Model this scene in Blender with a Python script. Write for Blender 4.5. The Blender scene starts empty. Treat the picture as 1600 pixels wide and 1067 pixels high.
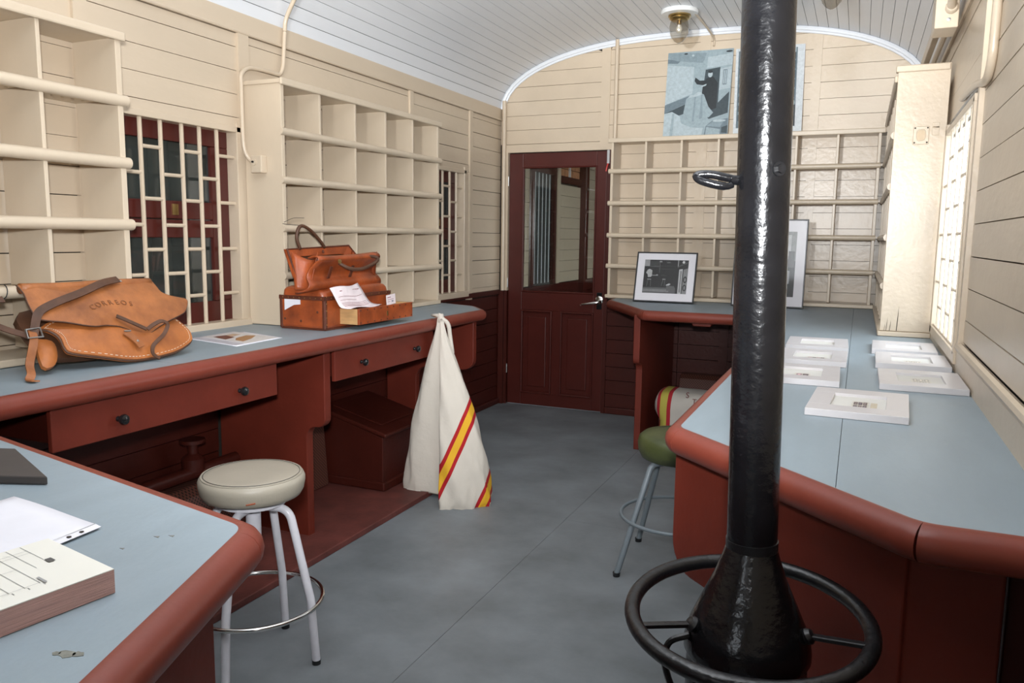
import bpy, bmesh, math, random
from mathutils import Vector, Matrix

# ------------------------------------------------------------------ camera, world, light, exposure
scene = bpy.context.scene
COL = scene.collection
random.seed(7)
PI = math.pi

def setup_camera():
    cam = bpy.data.cameras.new('camera')
    o = bpy.data.objects.new('camera', cam)
    COL.objects.link(o)
    cam.sensor_width = 36.0
    cam.lens = 1236.8 / 1600 * 36
    cam.clip_start = 0.02
    y, p, r = -0.410397, 0.131325, 0.0122967
    B = Matrix(((1, 0, 0), (0, 0, -1), (0, 1, 0)))
    M = Matrix.Rotation(r, 3, 'Z') @ Matrix.Rotation(p, 3, 'X') @ B @ Matrix.Rotation(y, 3, 'Z')
    right, down, fwd = M[0], M[1], M[2]
    R = Matrix((right, -down, -fwd)).transposed().to_4x4()
    o.matrix_world = Matrix.Translation((0, 0, 1.3)) @ R
    scene.camera = o

setup_camera()

world = bpy.data.worlds.new('world')
scene.world = world
world.use_nodes = True
_bg = world.node_tree.nodes['Background']
_bg.inputs[0].default_value = (0.86, 0.93, 1.0, 1)
_bg.inputs[1].default_value = 4.0

def area_light(name, loc, target, size, power, color=(1, 1, 1), size_y=None):
    l = bpy.data.lights.new(name, 'AREA')
    l.energy = power
    l.color = color
    l.size = size
    if size_y:
        l.shape = 'RECTANGLE'
        l.size_y = size_y
    o = bpy.data.objects.new(name, l)
    COL.objects.link(o)
    o.location = loc
    o.rotation_euler = (Vector(target) - Vector(loc)).to_track_quat('-Z', 'Y').to_euler()
    return o

def spot_light(name, loc, target, power, deg, radius, color=(1, 1, 1), blend=1.0):
    l = bpy.data.lights.new(name, 'SPOT')
    l.energy = power
    l.color = color
    l.spot_size = math.radians(deg)
    l.spot_blend = blend
    l.shadow_soft_size = radius
    o = bpy.data.objects.new(name, l)
    COL.objects.link(o)
    o.location = loc
    o.rotation_euler = (Vector(target) - Vector(loc)).to_track_quat('-Z', 'Y').to_euler()
    return o
# the photographer's two flash heads: one on the camera aimed down the car, one turned up to the ceiling
spot_light('camera_flash', (0.0, -0.02, 1.46), (-2.3, 4.5, 2.4), 330, 92, 0.05, (0.96, 0.98, 1.0))
spot_light('bounced_flash', (-0.75, -0.3, 1.65), (-0.75, 1.5, 2.72), 900, 80, 0.08, (0.95, 0.98, 1.0))

vs = scene.view_settings
vs.view_transform = 'Standard'
vs.look = 'None'
vs.gamma = 1
vs.use_curve_mapping = False
vs.exposure = 0.45

# ------------------------------------------------------------------ materials
MATS = {}

def nodes_of(name):
    m = bpy.data.materials.new(name)
    m.use_nodes = True
    nt = m.node_tree
    return m, nt, nt.nodes['Principled BSDF']

def N(nt, kind, **inp):
    n = nt.nodes.new(kind)
    for k, v in inp.items():
        n.inputs[k].default_value = v
    return n

def paint(name, c, rough=0.4, var=0.06, scale=6.0, stretch=(1, 1, 1), bump=0.15, bscale=60.0,
          metallic=0.0, spec=0.5, wear=None, wear_amt=0.0, c2=None, coat=0.0):
    m, nt, b = nodes_of(name)
    L = nt.links.new
    geo = nt.nodes.new('ShaderNodeNewGeometry')
    mp = N(nt, 'ShaderNodeMapping', Scale=stretch)
    L(geo.outputs['Position'], mp.inputs['Vector'])
    n1 = N(nt, 'ShaderNodeTexNoise', Scale=scale, Detail=5.0, Roughness=0.6)
    L(mp.outputs[0], n1.inputs['Vector'])
    ramp = nt.nodes.new('ShaderNodeValToRGB')
    e = ramp.color_ramp.elements
    e[0].position, e[1].position = 0.3, 0.7
    lo = tuple(max(0, x * (1 - var)) for x in (c2 or c))
    hi = tuple(min(1, x * (1 + var)) for x in c)
    e[0].color, e[1].color = (*lo, 1), (*hi, 1)
    L(n1.outputs['Fac'], ramp.inputs['Fac'])
    out = ramp.outputs['Color']
    if wear:
        n3 = N(nt, 'ShaderNodeTexNoise', Scale=38.0, Detail=6.0, Roughness=0.7)
        L(geo.outputs['Position'], n3.inputs['Vector'])
        r3 = nt.nodes.new('ShaderNodeValToRGB')
        r3.color_ramp.elements[0].position = 0.72 - wear_amt
        r3.color_ramp.elements[1].position = 0.76 - wear_amt
        L(n3.outputs['Fac'], r3.inputs['Fac'])
        mix = N(nt, 'ShaderNodeMixRGB')
        mix.inputs['Color2'].default_value = (*wear, 1)
        L(r3.outputs['Color'], mix.inputs['Fac'])
        L(out, mix.inputs['Color1'])
        out = mix.outputs['Color']
    L(out, b.inputs['Base Color'])
    b.inputs['Roughness'].default_value = rough
    b.inputs['Metallic'].default_value = metallic
    b.inputs['Specular IOR Level'].default_value = spec
    if coat:
        b.inputs['Coat Weight'].default_value = coat
        b.inputs['Coat Roughness'].default_value = 0.15
    if bump:
        n2 = N(nt, 'ShaderNodeTexNoise', Scale=bscale, Detail=3.0)
        L(mp.outputs[0], n2.inputs['Vector'])
        bp = N(nt, 'ShaderNodeBump', Strength=bump, Distance=0.004)
        L(n2.outputs['Fac'], bp.inputs['Height'])
        L(bp.outputs[0], b.inputs['Normal'])
    MATS[name] = m
    return m

CREAM = paint('cream_gloss_paint', (0.60, 0.49, 0.365), rough=0.30, var=0.05, scale=3, stretch=(1, .35, 1), bump=0.35, bscale=28)
CREAM_S = paint('cream_shelf_paint', (0.60, 0.495, 0.37), rough=0.33, var=0.04, scale=4, stretch=(1, 1, .4), bump=0.2, bscale=40)
CREAM_R = paint('cream_cracked_paint', (0.58, 0.475, 0.355), rough=0.32, var=0.07, scale=5, stretch=(1, .4, 1), bump=0.3, bscale=45,
                wear=(0.5, 0.38, 0.24), wear_amt=0.0)
WHITE_C = paint('white_ceiling_paint', (0.72, 0.73, 0.75), rough=0.32, var=0.04, scale=5, stretch=(1, .2, 1), bump=0.3, bscale=40)
WHITE_T = paint('white_trim_paint', (0.78, 0.80, 0.83), rough=0.35, var=0.03, bump=0.15)
RED = paint('oxide_red_paint', (0.140, 0.022, 0.012), rough=0.5, spec=0.3, var=0.12, scale=7, bump=0.12, bscale=70,
            wear=(0.30, 0.12, 0.09), wear_amt=-0.03)
RED_D = paint('dark_red_paint', (0.058, 0.010, 0.006), rough=0.4, spec=0.35, var=0.15, scale=5, bump=0.25, bscale=45)
NOSE = paint('red_edge_paint', (0.200, 0.040, 0.024), rough=0.38, spec=0.4, var=0.10, scale=5, bump=0.12, bscale=45,
             wear=(0.45, 0.25, 0.2), wear_amt=-0.05)
RED_DOOR = paint('door_red_paint', (0.072, 0.012, 0.008), rough=0.38, spec=0.35, var=0.10, scale=5, bump=0.12, bscale=45)
TOP = paint('blue_grey_counter_paint', (0.265, 0.325, 0.365), rough=0.45, var=0.07, scale=9, stretch=(1, .25, 1), bump=0.12, bscale=120,
            wear=(0.20, 0.21, 0.21), wear_amt=-0.06)
FLOOR = paint('grey_floor_paint', (0.205, 0.225, 0.240), rough=0.5, var=0.16, scale=3.2, bump=0.08, bscale=60,
              c2=(0.175, 0.19, 0.20), wear=(0.25, 0.27, 0.28), wear_amt=-0.03)
PLINTH = paint('worn_red_plinth_paint', (0.135, 0.036, 0.028), rough=0.6, var=0.3, scale=9, bump=0.2, wear=(0.24, 0.13, 0.11), wear_amt=0.02)
GAP = paint('dark_joint', (0.03, 0.022, 0.016), rough=0.9, var=0.1, bump=0)
GAP_W = paint('grey_joint', (0.10, 0.10, 0.10), rough=0.9, var=0.1, bump=0)
BLACK = paint('black_stove_enamel', (0.006, 0.006, 0.007), rough=0.2, var=0.3, scale=20, bump=0.35, bscale=70, spec=0.5,
              wear=(0.03, 0.03, 0.03), wear_amt=-0.06)
BLACK_C = paint('black_cast_iron', (0.008, 0.008, 0.009), rough=0.32, var=0.3, scale=30, bump=0.4, bscale=80,
                wear=(0.10, 0.09, 0.085), wear_amt=-0.08)
BLACKP = paint('black_plastic', (0.012, 0.012, 0.013), rough=0.18, var=0.1, bump=0)
FRAME_B = paint('black_frame_lacquer', (0.012, 0.012, 0.013), rough=0.3, var=0.1, bump=0)
WHITEF = paint('white_frame_lacquer', (0.57, 0.545, 0.55), rough=0.35, var=0.02, bump=0)
MATB = paint('white_mount_board', (0.72, 0.70, 0.73), rough=0.8, var=0.02, bump=0)
PAPER = paint('white_paper', (0.78, 0.77, 0.82), rough=0.7, var=0.04, scale=8, bump=0.05)
PAPERC = paint('cream_paper', (0.80, 0.775, 0.70), rough=0.8, var=0.02, bump=0)
MOUNTC = paint('ivory_stamp_mount', (0.66, 0.645, 0.60), rough=0.8, var=0.02, bump=0)
PAGEEDGE = paint('pink_page_edges', (0.62, 0.37, 0.32), rough=0.85, var=0.18, scale=14, stretch=(1, 1, 40), bump=0.4, bscale=30)
PINKP = paint('pinkish_form_paper', (0.78, 0.68, 0.69), rough=0.75, var=0.10, scale=25, bump=0.05)
CHROME = paint('chrome', (0.72, 0.71, 0.68), rough=0.16, var=0.08, scale=40, metallic=1.0, bump=0)
BRASS = paint('old_brass', (0.45, 0.32, 0.13), rough=0.35, var=0.2, scale=30, metallic=1.0, bump=0)
STEEL = paint('dull_steel', (0.38, 0.38, 0.37), rough=0.4, var=0.15, scale=30, metallic=0.9, bump=0.1)
WHITEL = paint('white_tube_enamel', (0.74, 0.73, 0.78), rough=0.3, var=0.05, scale=30, bump=0.05, wear=(0.35, 0.32, 0.32), wear_amt=-0.06)
GREYL = paint('grey_tube_enamel', (0.17, 0.20, 0.22), rough=0.4, var=0.1, bump=0.05)
VINYL = paint('beige_vinyl', (0.40, 0.36, 0.29), rough=0.42, var=0.06, scale=8, bump=0.1, bscale=160)
VINYLG = paint('green_vinyl', (0.062, 0.074, 0.024), rough=0.4, var=0.3, scale=9, bump=0.15, bscale=100)
INK_R = paint("faded_red_ink", (0.22, 0.05, 0.05), rough=0.85, var=0.1, bump=0)
LEATH = paint('tan_leather', (0.36, 0.125, 0.036), rough=0.45, var=0.22, scale=9, bump=0.3, bscale=90, c2=(0.24, 0.078, 0.025))
LEATH2 = paint('orange_leather', (0.44, 0.145, 0.036), rough=0.42, var=0.16, scale=9, bump=0.25, bscale=90, c2=(0.34, 0.105, 0.028))
LEATHD = paint('dark_strap_leather', (0.085, 0.036, 0.018), rough=0.5, var=0.25, scale=20, bump=0.3)
EMBOSS = paint('pressed_leather', (0.19, 0.066, 0.022), rough=0.5, var=0.15, bump=0.2)
SUITL = paint('red_brown_case_leather', (0.36, 0.075, 0.018), rough=0.34, var=0.25, scale=9, bump=0.25, bscale=70, c2=(0.22, 0.045, 0.014))
SUITD = paint('dark_case_trim_leather', (0.10, 0.026, 0.012), rough=0.4, var=0.25, scale=25, bump=0.3)
WOODP = paint('pale_drawer_wood', (0.56, 0.33, 0.14), rough=0.55, var=0.18, scale=10, stretch=(1, 1, 5), bump=0.1)
THREAD = paint('pale_thread', (0.7, 0.62, 0.5), rough=0.8, var=0.05, bump=0)
CANVAS0 = (0.66, 0.60, 0.52)
CANVAS = paint('unbleached_canvas', CANVAS0, rough=0.85, var=0.06, scale=6, bump=0.35, bscale=22)
DARKBOARD = paint('dark_grey_board', (0.055, 0.046, 0.042), rough=0.6, var=0.1, bump=0.05)
SHUT = paint('dark_shutter_paint', (0.030, 0.034, 0.033), rough=0.5, var=0.2, scale=14, bump=0.1)
GREYPLATE = paint('grey_plate', (0.45, 0.45, 0.45), rough=0.5, var=0.1, bump=0.05)
BULBW = paint('lamp_base_white', (0.80, 0.80, 0.78), rough=0.4, var=0.04, bump=0.1)
BRICKM = paint('orange_brick', (0.50, 0.22, 0.10), rough=0.8, var=0.2, scale=20, bump=0.2)
WIREM = paint('black_wire', (0.02, 0.02, 0.02), rough=0.5, var=0.1, bump=0)
GROUND = paint('pale_platform_ground', (0.55, 0.54, 0.52), rough=0.9, var=0.1, bump=0)
REDPL = paint('red_plastic', (0.6, 0.03, 0.02), rough=0.4, var=0.05, bump=0)

def glass_mat(name, tint=(1, 1, 1), refl=1.0, rough=0.02):
    m, nt, b = nodes_of(name)
    nt.nodes.remove(b)
    out = nt.nodes['Material Output']
    tr = N(nt, 'ShaderNodeBsdfTransparent'); tr.inputs[0].default_value = (*tint, 1)
    gl = N(nt, 'ShaderNodeBsdfGlossy'); gl.inputs['Roughness'].default_value = rough
    fr = N(nt, 'ShaderNodeLayerWeight', Blend=0.5)
    pw = N(nt, 'ShaderNodeMath'); pw.operation = 'POWER'; pw.inputs[1].default_value = 5.0
    nt.links.new(fr.outputs['Facing'], pw.inputs[0])
    mul = N(nt, 'ShaderNodeMath'); mul.operation = 'MULTIPLY_ADD'; mul.inputs[1].default_value = 0.7 * refl; mul.inputs[2].default_value = 0.04 * refl
    mx = nt.nodes.new('ShaderNodeMixShader')
    nt.links.new(pw.outputs[0], mul.inputs[0])
    nt.links.new(mul.outputs[0], mx.inputs[0])
    nt.links.new(tr.outputs[0], mx.inputs[1])
    nt.links.new(gl.outputs[0], mx.inputs[2])
    nt.links.new(mx.outputs[0], out.inputs[0])
    return m

GLASS = glass_mat('window_glass', (0.94, 0.96, 0.95))
GLASS_D = glass_mat('door_glass', (0.82, 0.84, 0.82), refl=1.2, rough=0.0)
GLASS_F = glass_mat('picture_glass', (1, 1, 1), refl=0.35)
GLASS_W = glass_mat('daylit_window_glass', (0.97, 0.98, 0.98), refl=0.5)
GLASS_L = glass_mat('lamp_glass', (0.80, 0.77, 0.72), refl=2.2, rough=0.08)
SLEEVE = glass_mat('clear_plastic', (0.96, 0.96, 0.97), refl=1.0, rough=0.15)

def print_mat():
    m, nt, b = nodes_of('printed_ink')
    a = nt.nodes.new('ShaderNodeVertexColor'); a.layer_name = 'ink'
    geo = nt.nodes.new('ShaderNodeNewGeometry')
    nz = N(nt, 'ShaderNodeTexNoise', Scale=55.0, Detail=6.0, Roughness=0.7)
    nt.links.new(geo.outputs['Position'], nz.inputs['Vector'])
    rp = nt.nodes.new('ShaderNodeValToRGB')
    rp.color_ramp.elements[0].position, rp.color_ramp.elements[1].position = 0.3, 0.7
    rp.color_ramp.elements[0].color, rp.color_ramp.elements[1].color = (.74, .74, .74, 1), (1.0, 1.0, 1.0, 1)
    nt.links.new(nz.outputs['Fac'], rp.inputs['Fac'])
    mx = N(nt, 'ShaderNodeMixRGB'); mx.blend_type = 'MULTIPLY'; mx.inputs['Fac'].default_value = 1.0
    nt.links.new(a.outputs['Color'], mx.inputs['Color1']); nt.links.new(rp.outputs['Color'], mx.inputs['Color2'])
    nt.links.new(mx.outputs[0], b.inputs['Base Color'])
    b.inputs['Roughness'].default_value = 0.4
    b.inputs['Specular IOR Level'].default_value = 0.3
    return m
PRINT = print_mat()

def stripe_mat(name, base, bands, k, bump=22):
    """canvas with woven stripes: b = v - k*u from the UV map; bands = [(lo, hi, colour)]"""
    m, nt, b = nodes_of(name)
    L = nt.links.new
    uv = nt.nodes.new('ShaderNodeUVMap'); uv.uv_map = 'weave'
    sep = nt.nodes.new('ShaderNodeSeparateXYZ'); L(uv.outputs[0], sep.inputs[0])
    mu = N(nt, 'ShaderNodeMath'); mu.operation = 'MULTIPLY'; mu.inputs[1].default_value = k
    L(sep.outputs['X'], mu.inputs[0])
    sb = N(nt, 'ShaderNodeMath'); sb.operation = 'SUBTRACT'
    L(sep.outputs['Y'], sb.inputs[0]); L(mu.outputs[0], sb.inputs[1])
    geo = nt.nodes.new('ShaderNodeNewGeometry')
    nz = N(nt, 'ShaderNodeTexNoise', Scale=7.0, Detail=4.0); L(geo.outputs['Position'], nz.inputs['Vector'])
    rp = nt.nodes.new('ShaderNodeValToRGB')
    rp.color_ramp.elements[0].color = (*[x * .9 for x in base], 1); rp.color_ramp.elements[1].color = (*[x * 1.06 for x in base], 1)
    L(nz.outputs['Fac'], rp.inputs['Fac'])
    col = rp.outputs['Color']
    for lo, hi, c in bands:
        g = N(nt, 'ShaderNodeMath'); g.operation = 'GREATER_THAN'; g.inputs[1].default_value = lo; L(sb.outputs[0], g.inputs[0])
        l_ = N(nt, 'ShaderNodeMath'); l_.operation = 'LESS_THAN'; l_.inputs[1].default_value = hi; L(sb.outputs[0], l_.inputs[0])
        an = N(nt, 'ShaderNodeMath'); an.operation = 'MULTIPLY'; L(g.outputs[0], an.inputs[0]); L(l_.outputs[0], an.inputs[1])
        mx = nt.nodes.new('ShaderNodeMixRGB'); mx.inputs['Color2'].default_value = (*c, 1)
        L(an.outputs[0], mx.inputs['Fac']); L(col, mx.inputs['Color1'])
        col = mx.outputs['Color']
    L(col, b.inputs['Base Color'])
    b.inputs['Roughness'].default_value = 0.85
    n2 = N(nt, 'ShaderNodeTexNoise', Scale=bump, Detail=4.0); L(geo.outputs['Position'], n2.inputs['Vector'])
    bp = N(nt, 'ShaderNodeBump', Strength=0.5, Distance=0.012); L(n2.outputs['Fac'], bp.inputs['Height']); L(bp.outputs[0], b.inputs['Normal'])
    return m

def perf_mat(name, c, pitch=0.012, axis='YZ'):
    """painted sheet with uncut holes: the dark inside them is put into the colour"""
    m, nt, b = nodes_of(name)
    L = nt.links.new
    geo = nt.nodes.new('ShaderNodeNewGeometry')
    mp = N(nt, 'ShaderNodeMapping', Rotation=(PI / 4 if axis == 'YZ' else 0, 0 if axis == 'YZ' else PI / 4, 0))
    L(geo.outputs['Position'], mp.inputs['Vector'])
    sep = nt.nodes.new('ShaderNodeSeparateXYZ'); L(mp.outputs[0], sep.inputs[0])
    acc = None
    for ax in (('Y', 'Z') if axis == 'YZ' else ('X', 'Z')):
        d = N(nt, 'ShaderNodeMath'); d.operation = 'MULTIPLY'; d.inputs[1].default_value = 2 * PI / pitch; L(sep.outputs[ax], d.inputs[0])
        s = N(nt, 'ShaderNodeMath'); s.operation = 'SINE'; L(d.outputs[0], s.inputs[0])
        if acc is None: acc = s.outputs[0]
        else:
            mu = N(nt, 'ShaderNodeMath'); mu.operation = 'ADD'; L(acc, mu.inputs[0]); L(s.outputs[0], mu.inputs[1]); acc = mu.outputs[0]
    g = N(nt, 'ShaderNodeMath'); g.operation = 'GREATER_THAN'; g.inputs[1].default_value = 0.5; L(acc, g.inputs[0])
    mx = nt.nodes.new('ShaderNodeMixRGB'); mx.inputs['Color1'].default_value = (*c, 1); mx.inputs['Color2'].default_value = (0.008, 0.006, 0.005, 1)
    L(g.outputs[0], mx.inputs['Fac']); L(mx.outputs[0], b.inputs['Base Color'])
    b.inputs['Roughness'].default_value = 0.5
    return m

PERF = perf_mat('perforated_red_sheet', (0.13, 0.045, 0.03))

# ------------------------------------------------------------------ mesh helpers
def wloc(o):
    v = Vector((0, 0, 0))
    while o is not None:
        v += Vector(o.location)
        o = o.parent
    return v

class MB:
    def __init__(s):
        s.v, s.f, s.c, s.uv, s.fm = [], [], [], [], []
    def add(s, vs, fs, col=None):
        b = len(s.v)
        s.v += [tuple(p) for p in vs]
        s.f += [tuple(i + b for i in f) for f in fs]
        s.c += [col] * len(fs)
        return s
    def box(s, x0, x1, y0, y1, z0, z1, col=None):
        vs = [(x0, y0, z0), (x1, y0, z0), (x1, y1, z0), (x0, y1, z0), (x0, y0, z1), (x1, y0, z1), (x1, y1, z1), (x0, y1, z1)]
        return s.add(vs, [(3, 2, 1, 0), (4, 5, 6, 7), (0, 1, 5, 4), (1, 2, 6, 5), (2, 3, 7, 6), (3, 0, 4, 7)], col)
    def obox(s, c, ux, uy, uz):
        """oriented box, half-axes ux, uy, uz"""
        c, ux, uy, uz = map(Vector, (c, ux, uy, uz))
        vs = [c + a * ux + b * uy + d * uz for d in (-1, 1) for a, b in ((-1, -1), (1, -1), (1, 1), (-1, 1))]
        return s.add(vs, [(3, 2, 1, 0), (4, 5, 6, 7), (0, 1, 5, 4), (1, 2, 6, 5), (2, 3, 7, 6), (3, 0, 4, 7)])
    def prism(s, pts, d, col=None):
        """pts: planar 3-D polygon, extruded by vector d"""
        d = Vector(d)
        pts = [Vector(p) for p in pts]
        n = len(pts)
        vs = pts + [p + d for p in pts]
        fs = [tuple(range(n - 1, -1, -1)), tuple(range(n, 2 * n))] + [(i, (i + 1) % n, n + (i + 1) % n, n + i) for i in range(n)]
        return s.add(vs, fs, col)
    def tube(s, path, r, n=10, closed=False, cap=True):
        P = [Vector(p) for p in path]
        m = len(P)
        rr = r if isinstance(r, (list, tuple)) else [r] * m
        vs, fs = [], []
        T = []
        for i in range(m):
            a = P[i - 1] if (i > 0 or closed) else P[i]
            b = P[(i + 1) % m] if (i < m - 1 or closed) else P[i]
            t1 = (P[i] - a).normalized() if (P[i] - a).length > 1e-9 else None
            t2 = (b - P[i]).normalized() if (b - P[i]).length > 1e-9 else None
            t = (t1 or t2) + (t2 or t1)
            T.append(t.normalized())
        up = Vector((0, 0, 1)) if abs(T[0].z) < 0.9 else Vector((1, 0, 0))
        u = T[0].cross(up).normalized()
        for i in range(m):
            u = (u - T[i] * u.dot(T[i])).normalized()
            w = T[i].cross(u)
            k = 1.0
            if 0 < i < m - 1 or closed:
                a = (P[i] - P[i - 1]).normalized(); b = (P[(i + 1) % m] - P[i]).normalized()
                k = 1 / max(0.6, math.sqrt(max(0.0, (1 + a.dot(b)) / 2)))
            for j in range(n):
                an = 2 * PI * j / n
                vs.append(P[i] + (u * math.cos(an) + w * math.sin(an)) * rr[i] * (k if k < 1.15 else 1.15))
        for i in range(m if closed else m - 1):
            for j in range(n):
                a, b = i * n + j, i * n + (j + 1) % n
                c, d = ((i + 1) % m) * n + (j + 1) % n, ((i + 1) % m) * n + j
                fs.append((a, b, c, d))
        if cap and not closed:
            fs.append(tuple(range(n - 1, -1, -1)))
            fs.append(tuple(range((m - 1) * n, m * n)))
        return s.add(vs, fs)
    def lathe(s, prof, c=(0, 0, 0), n=24, axis=(0, 0, 1)):
        """prof: [(r, h)] along axis"""
        ax = Vector(axis).normalized()
        u = ax.orthogonal().normalized(); w = ax.cross(u)
        c = Vector(c)
        vs = [c + ax * h + (u * math.cos(2 * PI * j / n) + w * math.sin(2 * PI * j / n)) * r for r, h in prof for j in range(n)]
        fs = [(i * n + j, i * n + (j + 1) % n, (i + 1) * n + (j + 1) % n, (i + 1) * n + j) for i in range(len(prof) - 1) for j in range(n)]
        if prof[0][0] > 1e-6: fs.append(tuple(range(n - 1, -1, -1)))
        if prof[-1][0] > 1e-6: fs.append(tuple(range((len(prof) - 1) * n, len(prof) * n)))
        return s.add(vs, fs)
    def grid(s, rows):
        """rows of points -> quads"""
        n = len(rows[0])
        vs = [p for r in rows for p in r]
        fs = [(i * n + j, i * n + j + 1, (i + 1) * n + j + 1, (i + 1) * n + j) for i in range(len(rows) - 1) for j in range(n - 1)]
        return s.add(vs, fs)
    def build(s, name, mat, parent=None, smooth=False, bevel=0.0, uv=None, seg=2):
        off = wloc(parent) if parent is not None else Vector((0, 0, 0))
        me = bpy.data.meshes.new(name)
        me.from_pydata([tuple(Vector(p) - off) for p in s.v], [], s.f)
        me.validate()
        if any(c is not None for c in s.c):
            at = me.color_attributes.new('ink', 'FLOAT_COLOR', 'CORNER')
            for p in me.polygons:
                c = s.c[p.index] if p.index < len(s.c) and s.c[p.index] else (1, 1, 1)
                for li in p.loop_indices:
                    at.data[li].color = (*c, 1)
        if uv is not None:
            ul = me.uv_layers.new(name='weave')
            for l in me.loops:
                ul.data[l.index].uv = uv[l.vertex_index]
        me.materials.append(mat)
        if smooth:
            me.shade_smooth()
            if smooth != 'all':
                me.set_sharp_from_angle(angle=math.radians(40))
        o = bpy.data.objects.new(name, me)
        COL.objects.link(o)
        if parent is not None:
            o.parent = parent
        if bevel:
            bm = bmesh.new(); bm.from_mesh(me)
            bmesh.ops.recalc_face_normals(bm, faces=bm.faces)
            bm.to_mesh(me); bm.free()
            md = o.modifiers.new('bevel', 'BEVEL'); md.width = bevel; md.segments = seg; md.limit_method = 'ANGLE'
            md.angle_limit = math.radians(35)
        return o

def tag(o, label, cat=None, group=None, kind=None):
    o['label'] = label
    if cat: o['category'] = cat
    if group: o['group'] = group
    if kind: o['kind'] = kind
    return o

def thing(name, loc, label, cat, group=None):
    o = bpy.data.objects.new(name, None)
    o.empty_display_size = 0.05
    COL.objects.link(o)
    o.location = loc
    return tag(o, label, cat, group)

def struct(o, label=None):
    o['kind'] = 'structure'
    if label: o['label'] = label
    return o

_unit = {}
def piece(name, mat, parent, x0, x1, y0, y1, z0, z1):
    """box piece sharing one unit mesh per material"""
    key = mat.name
    if key not in _unit:
        mb = MB().box(-.5, .5, -.5, .5, -.5, .5)
        me = bpy.data.meshes.new('board')
        me.from_pydata(mb.v, [], mb.f); me.materials.append(mat)
        _unit[key] = me
    o = bpy.data.objects.new(name, _unit[key])
    COL.objects.link(o)
    off = wloc(parent)
    o.location = Vector(((x0 + x1) / 2, (y0 + y1) / 2, (z0 + z1) / 2)) - off
    o.scale = (abs(x1 - x0), abs(y1 - y0), abs(z1 - z0))
    o.parent = parent
    return o

def rounded(pts, radii, n=6):
    """round the corners of an open 2-D polyline"""
    out = []
    for i, p in enumerate(pts):
        r = radii[i] if isinstance(radii, (list, tuple)) else radii
        if i in (0, len(pts) - 1) or r == 0:
            out.append(tuple(p)); continue
        p = Vector(p); a = (Vector(pts[i - 1]) - p).normalized(); b = (Vector(pts[i + 1]) - p).normalized()
        ang = a.angle(b)
        d = r / math.tan(ang / 2)
        s, e = p + a * d, p + b * d
        for k in range(n + 1):
            t = k / n
            q = s * (1 - t) ** 2 + p * 2 * t * (1 - t) + e * t ** 2
            out.append(tuple(q))
    return out

def bez(p0, p1, p2, p3, n=10):
    p0, p1, p2, p3 = map(Vector, (p0, p1, p2, p3))
    return [p0 * (1 - t) ** 3 + p1 * 3 * t * (1 - t) ** 2 + p2 * 3 * t * t * (1 - t) + p3 * t ** 3 for t in [i / n for i in range(n + 1)]]

def cr(pts, n=6):
    """Catmull-Rom through points"""
    P = [Vector(p) for p in pts]
    P = [P[0] * 2 - P[1]] + P + [P[-1] * 2 - P[-2]]
    out = []
    for i in range(1, len(P) - 2):
        a, b, c, d = P[i - 1], P[i], P[i + 1], P[i + 2]
        for k in range(n):
            t = k / n
            out.append(0.5 * ((2 * b) + (c - a) * t + (2 * a - 5 * b + 4 * c - d) * t * t + (3 * b - a - 3 * c + d) * t ** 3))
    out.append(P[-2])
    return out

def print_on(parent, name, o, ux, uy, shapes, eps=0.0004):
    """flat printed shapes on a sheet: shapes = [(grey or rgb, [(u, v)...])], later ones on top"""
    o, ux, uy = Vector(o), Vector(ux), Vector(uy)
    nrm = ux.cross(uy).normalized()
    if nrm.z < -.5: nrm = -nrm
    mb = MB()
    for i, (c, pts) in enumerate(shapes):
        if not isinstance(c, tuple): c = (c, c, c)
        vs = [o + ux * u + uy * v + nrm * eps * (1 + i * 0.12) for u, v in pts]
        a = sum(pts[k][0] * pts[(k + 1) % len(pts)][1] - pts[(k + 1) % len(pts)][0] * pts[k][1] for k in range(len(pts)))
        if a < 0: vs.reverse()
        mb.add(vs, [tuple(range(len(vs)))], c)
    return mb.build(name, PRINT, parent)

def rect(u0, v0, u1, v1):
    return [(u0, v0), (u1, v0), (u1, v1), (u0, v1)]
def disc(u, v, ru, rv, n=14):
    return [(u + ru * math.cos(2 * PI * k / n), v + rv * math.sin(2 * PI * k / n)) for k in range(n)]

def text_mesh(body, size, extr=0.0):
    cu = bpy.data.curves.new('letters', 'FONT')
    cu.body = body; cu.size = size; cu.extrude = extr; cu.align_x = 'CENTER'; cu.align_y = 'CENTER'
    cu.resolution_u = 3
    ob = bpy.data.objects.new('letters', cu)
    me = bpy.data.meshes.new_from_object(ob)
    vs = [Vector(v.co) for v in me.vertices]; fs = [tuple(p.vertices) for p in me.polygons]
    bpy.data.objects.remove(ob); bpy.data.curves.remove(cu); bpy.data.meshes.remove(me)
    return vs, fs

# ------------------------------------------------------------------ dimensions (metres)
LW, RW, YE, YB = -2.55, 0.318, 5.606, -2.2
XC, HW = (LW + RW) / 2, (RW - LW) / 2
ZS, RISE = 2.25, 0.45
TZ = 0.88          # right and near counters
TZ1 = 0.89         # long left counter
def ceil_z(x):
    d = min(1.0, abs(x - XC) / HW)
    return ZS + RISE * math.sqrt(max(0.0, 1 - d ** 2.6))
def ceil_hw(z):
    if z <= ZS: return HW
    t = min(1.0, (z - ZS) / RISE)
    return HW * (1 - t * t) ** (1 / 2.6)

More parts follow.
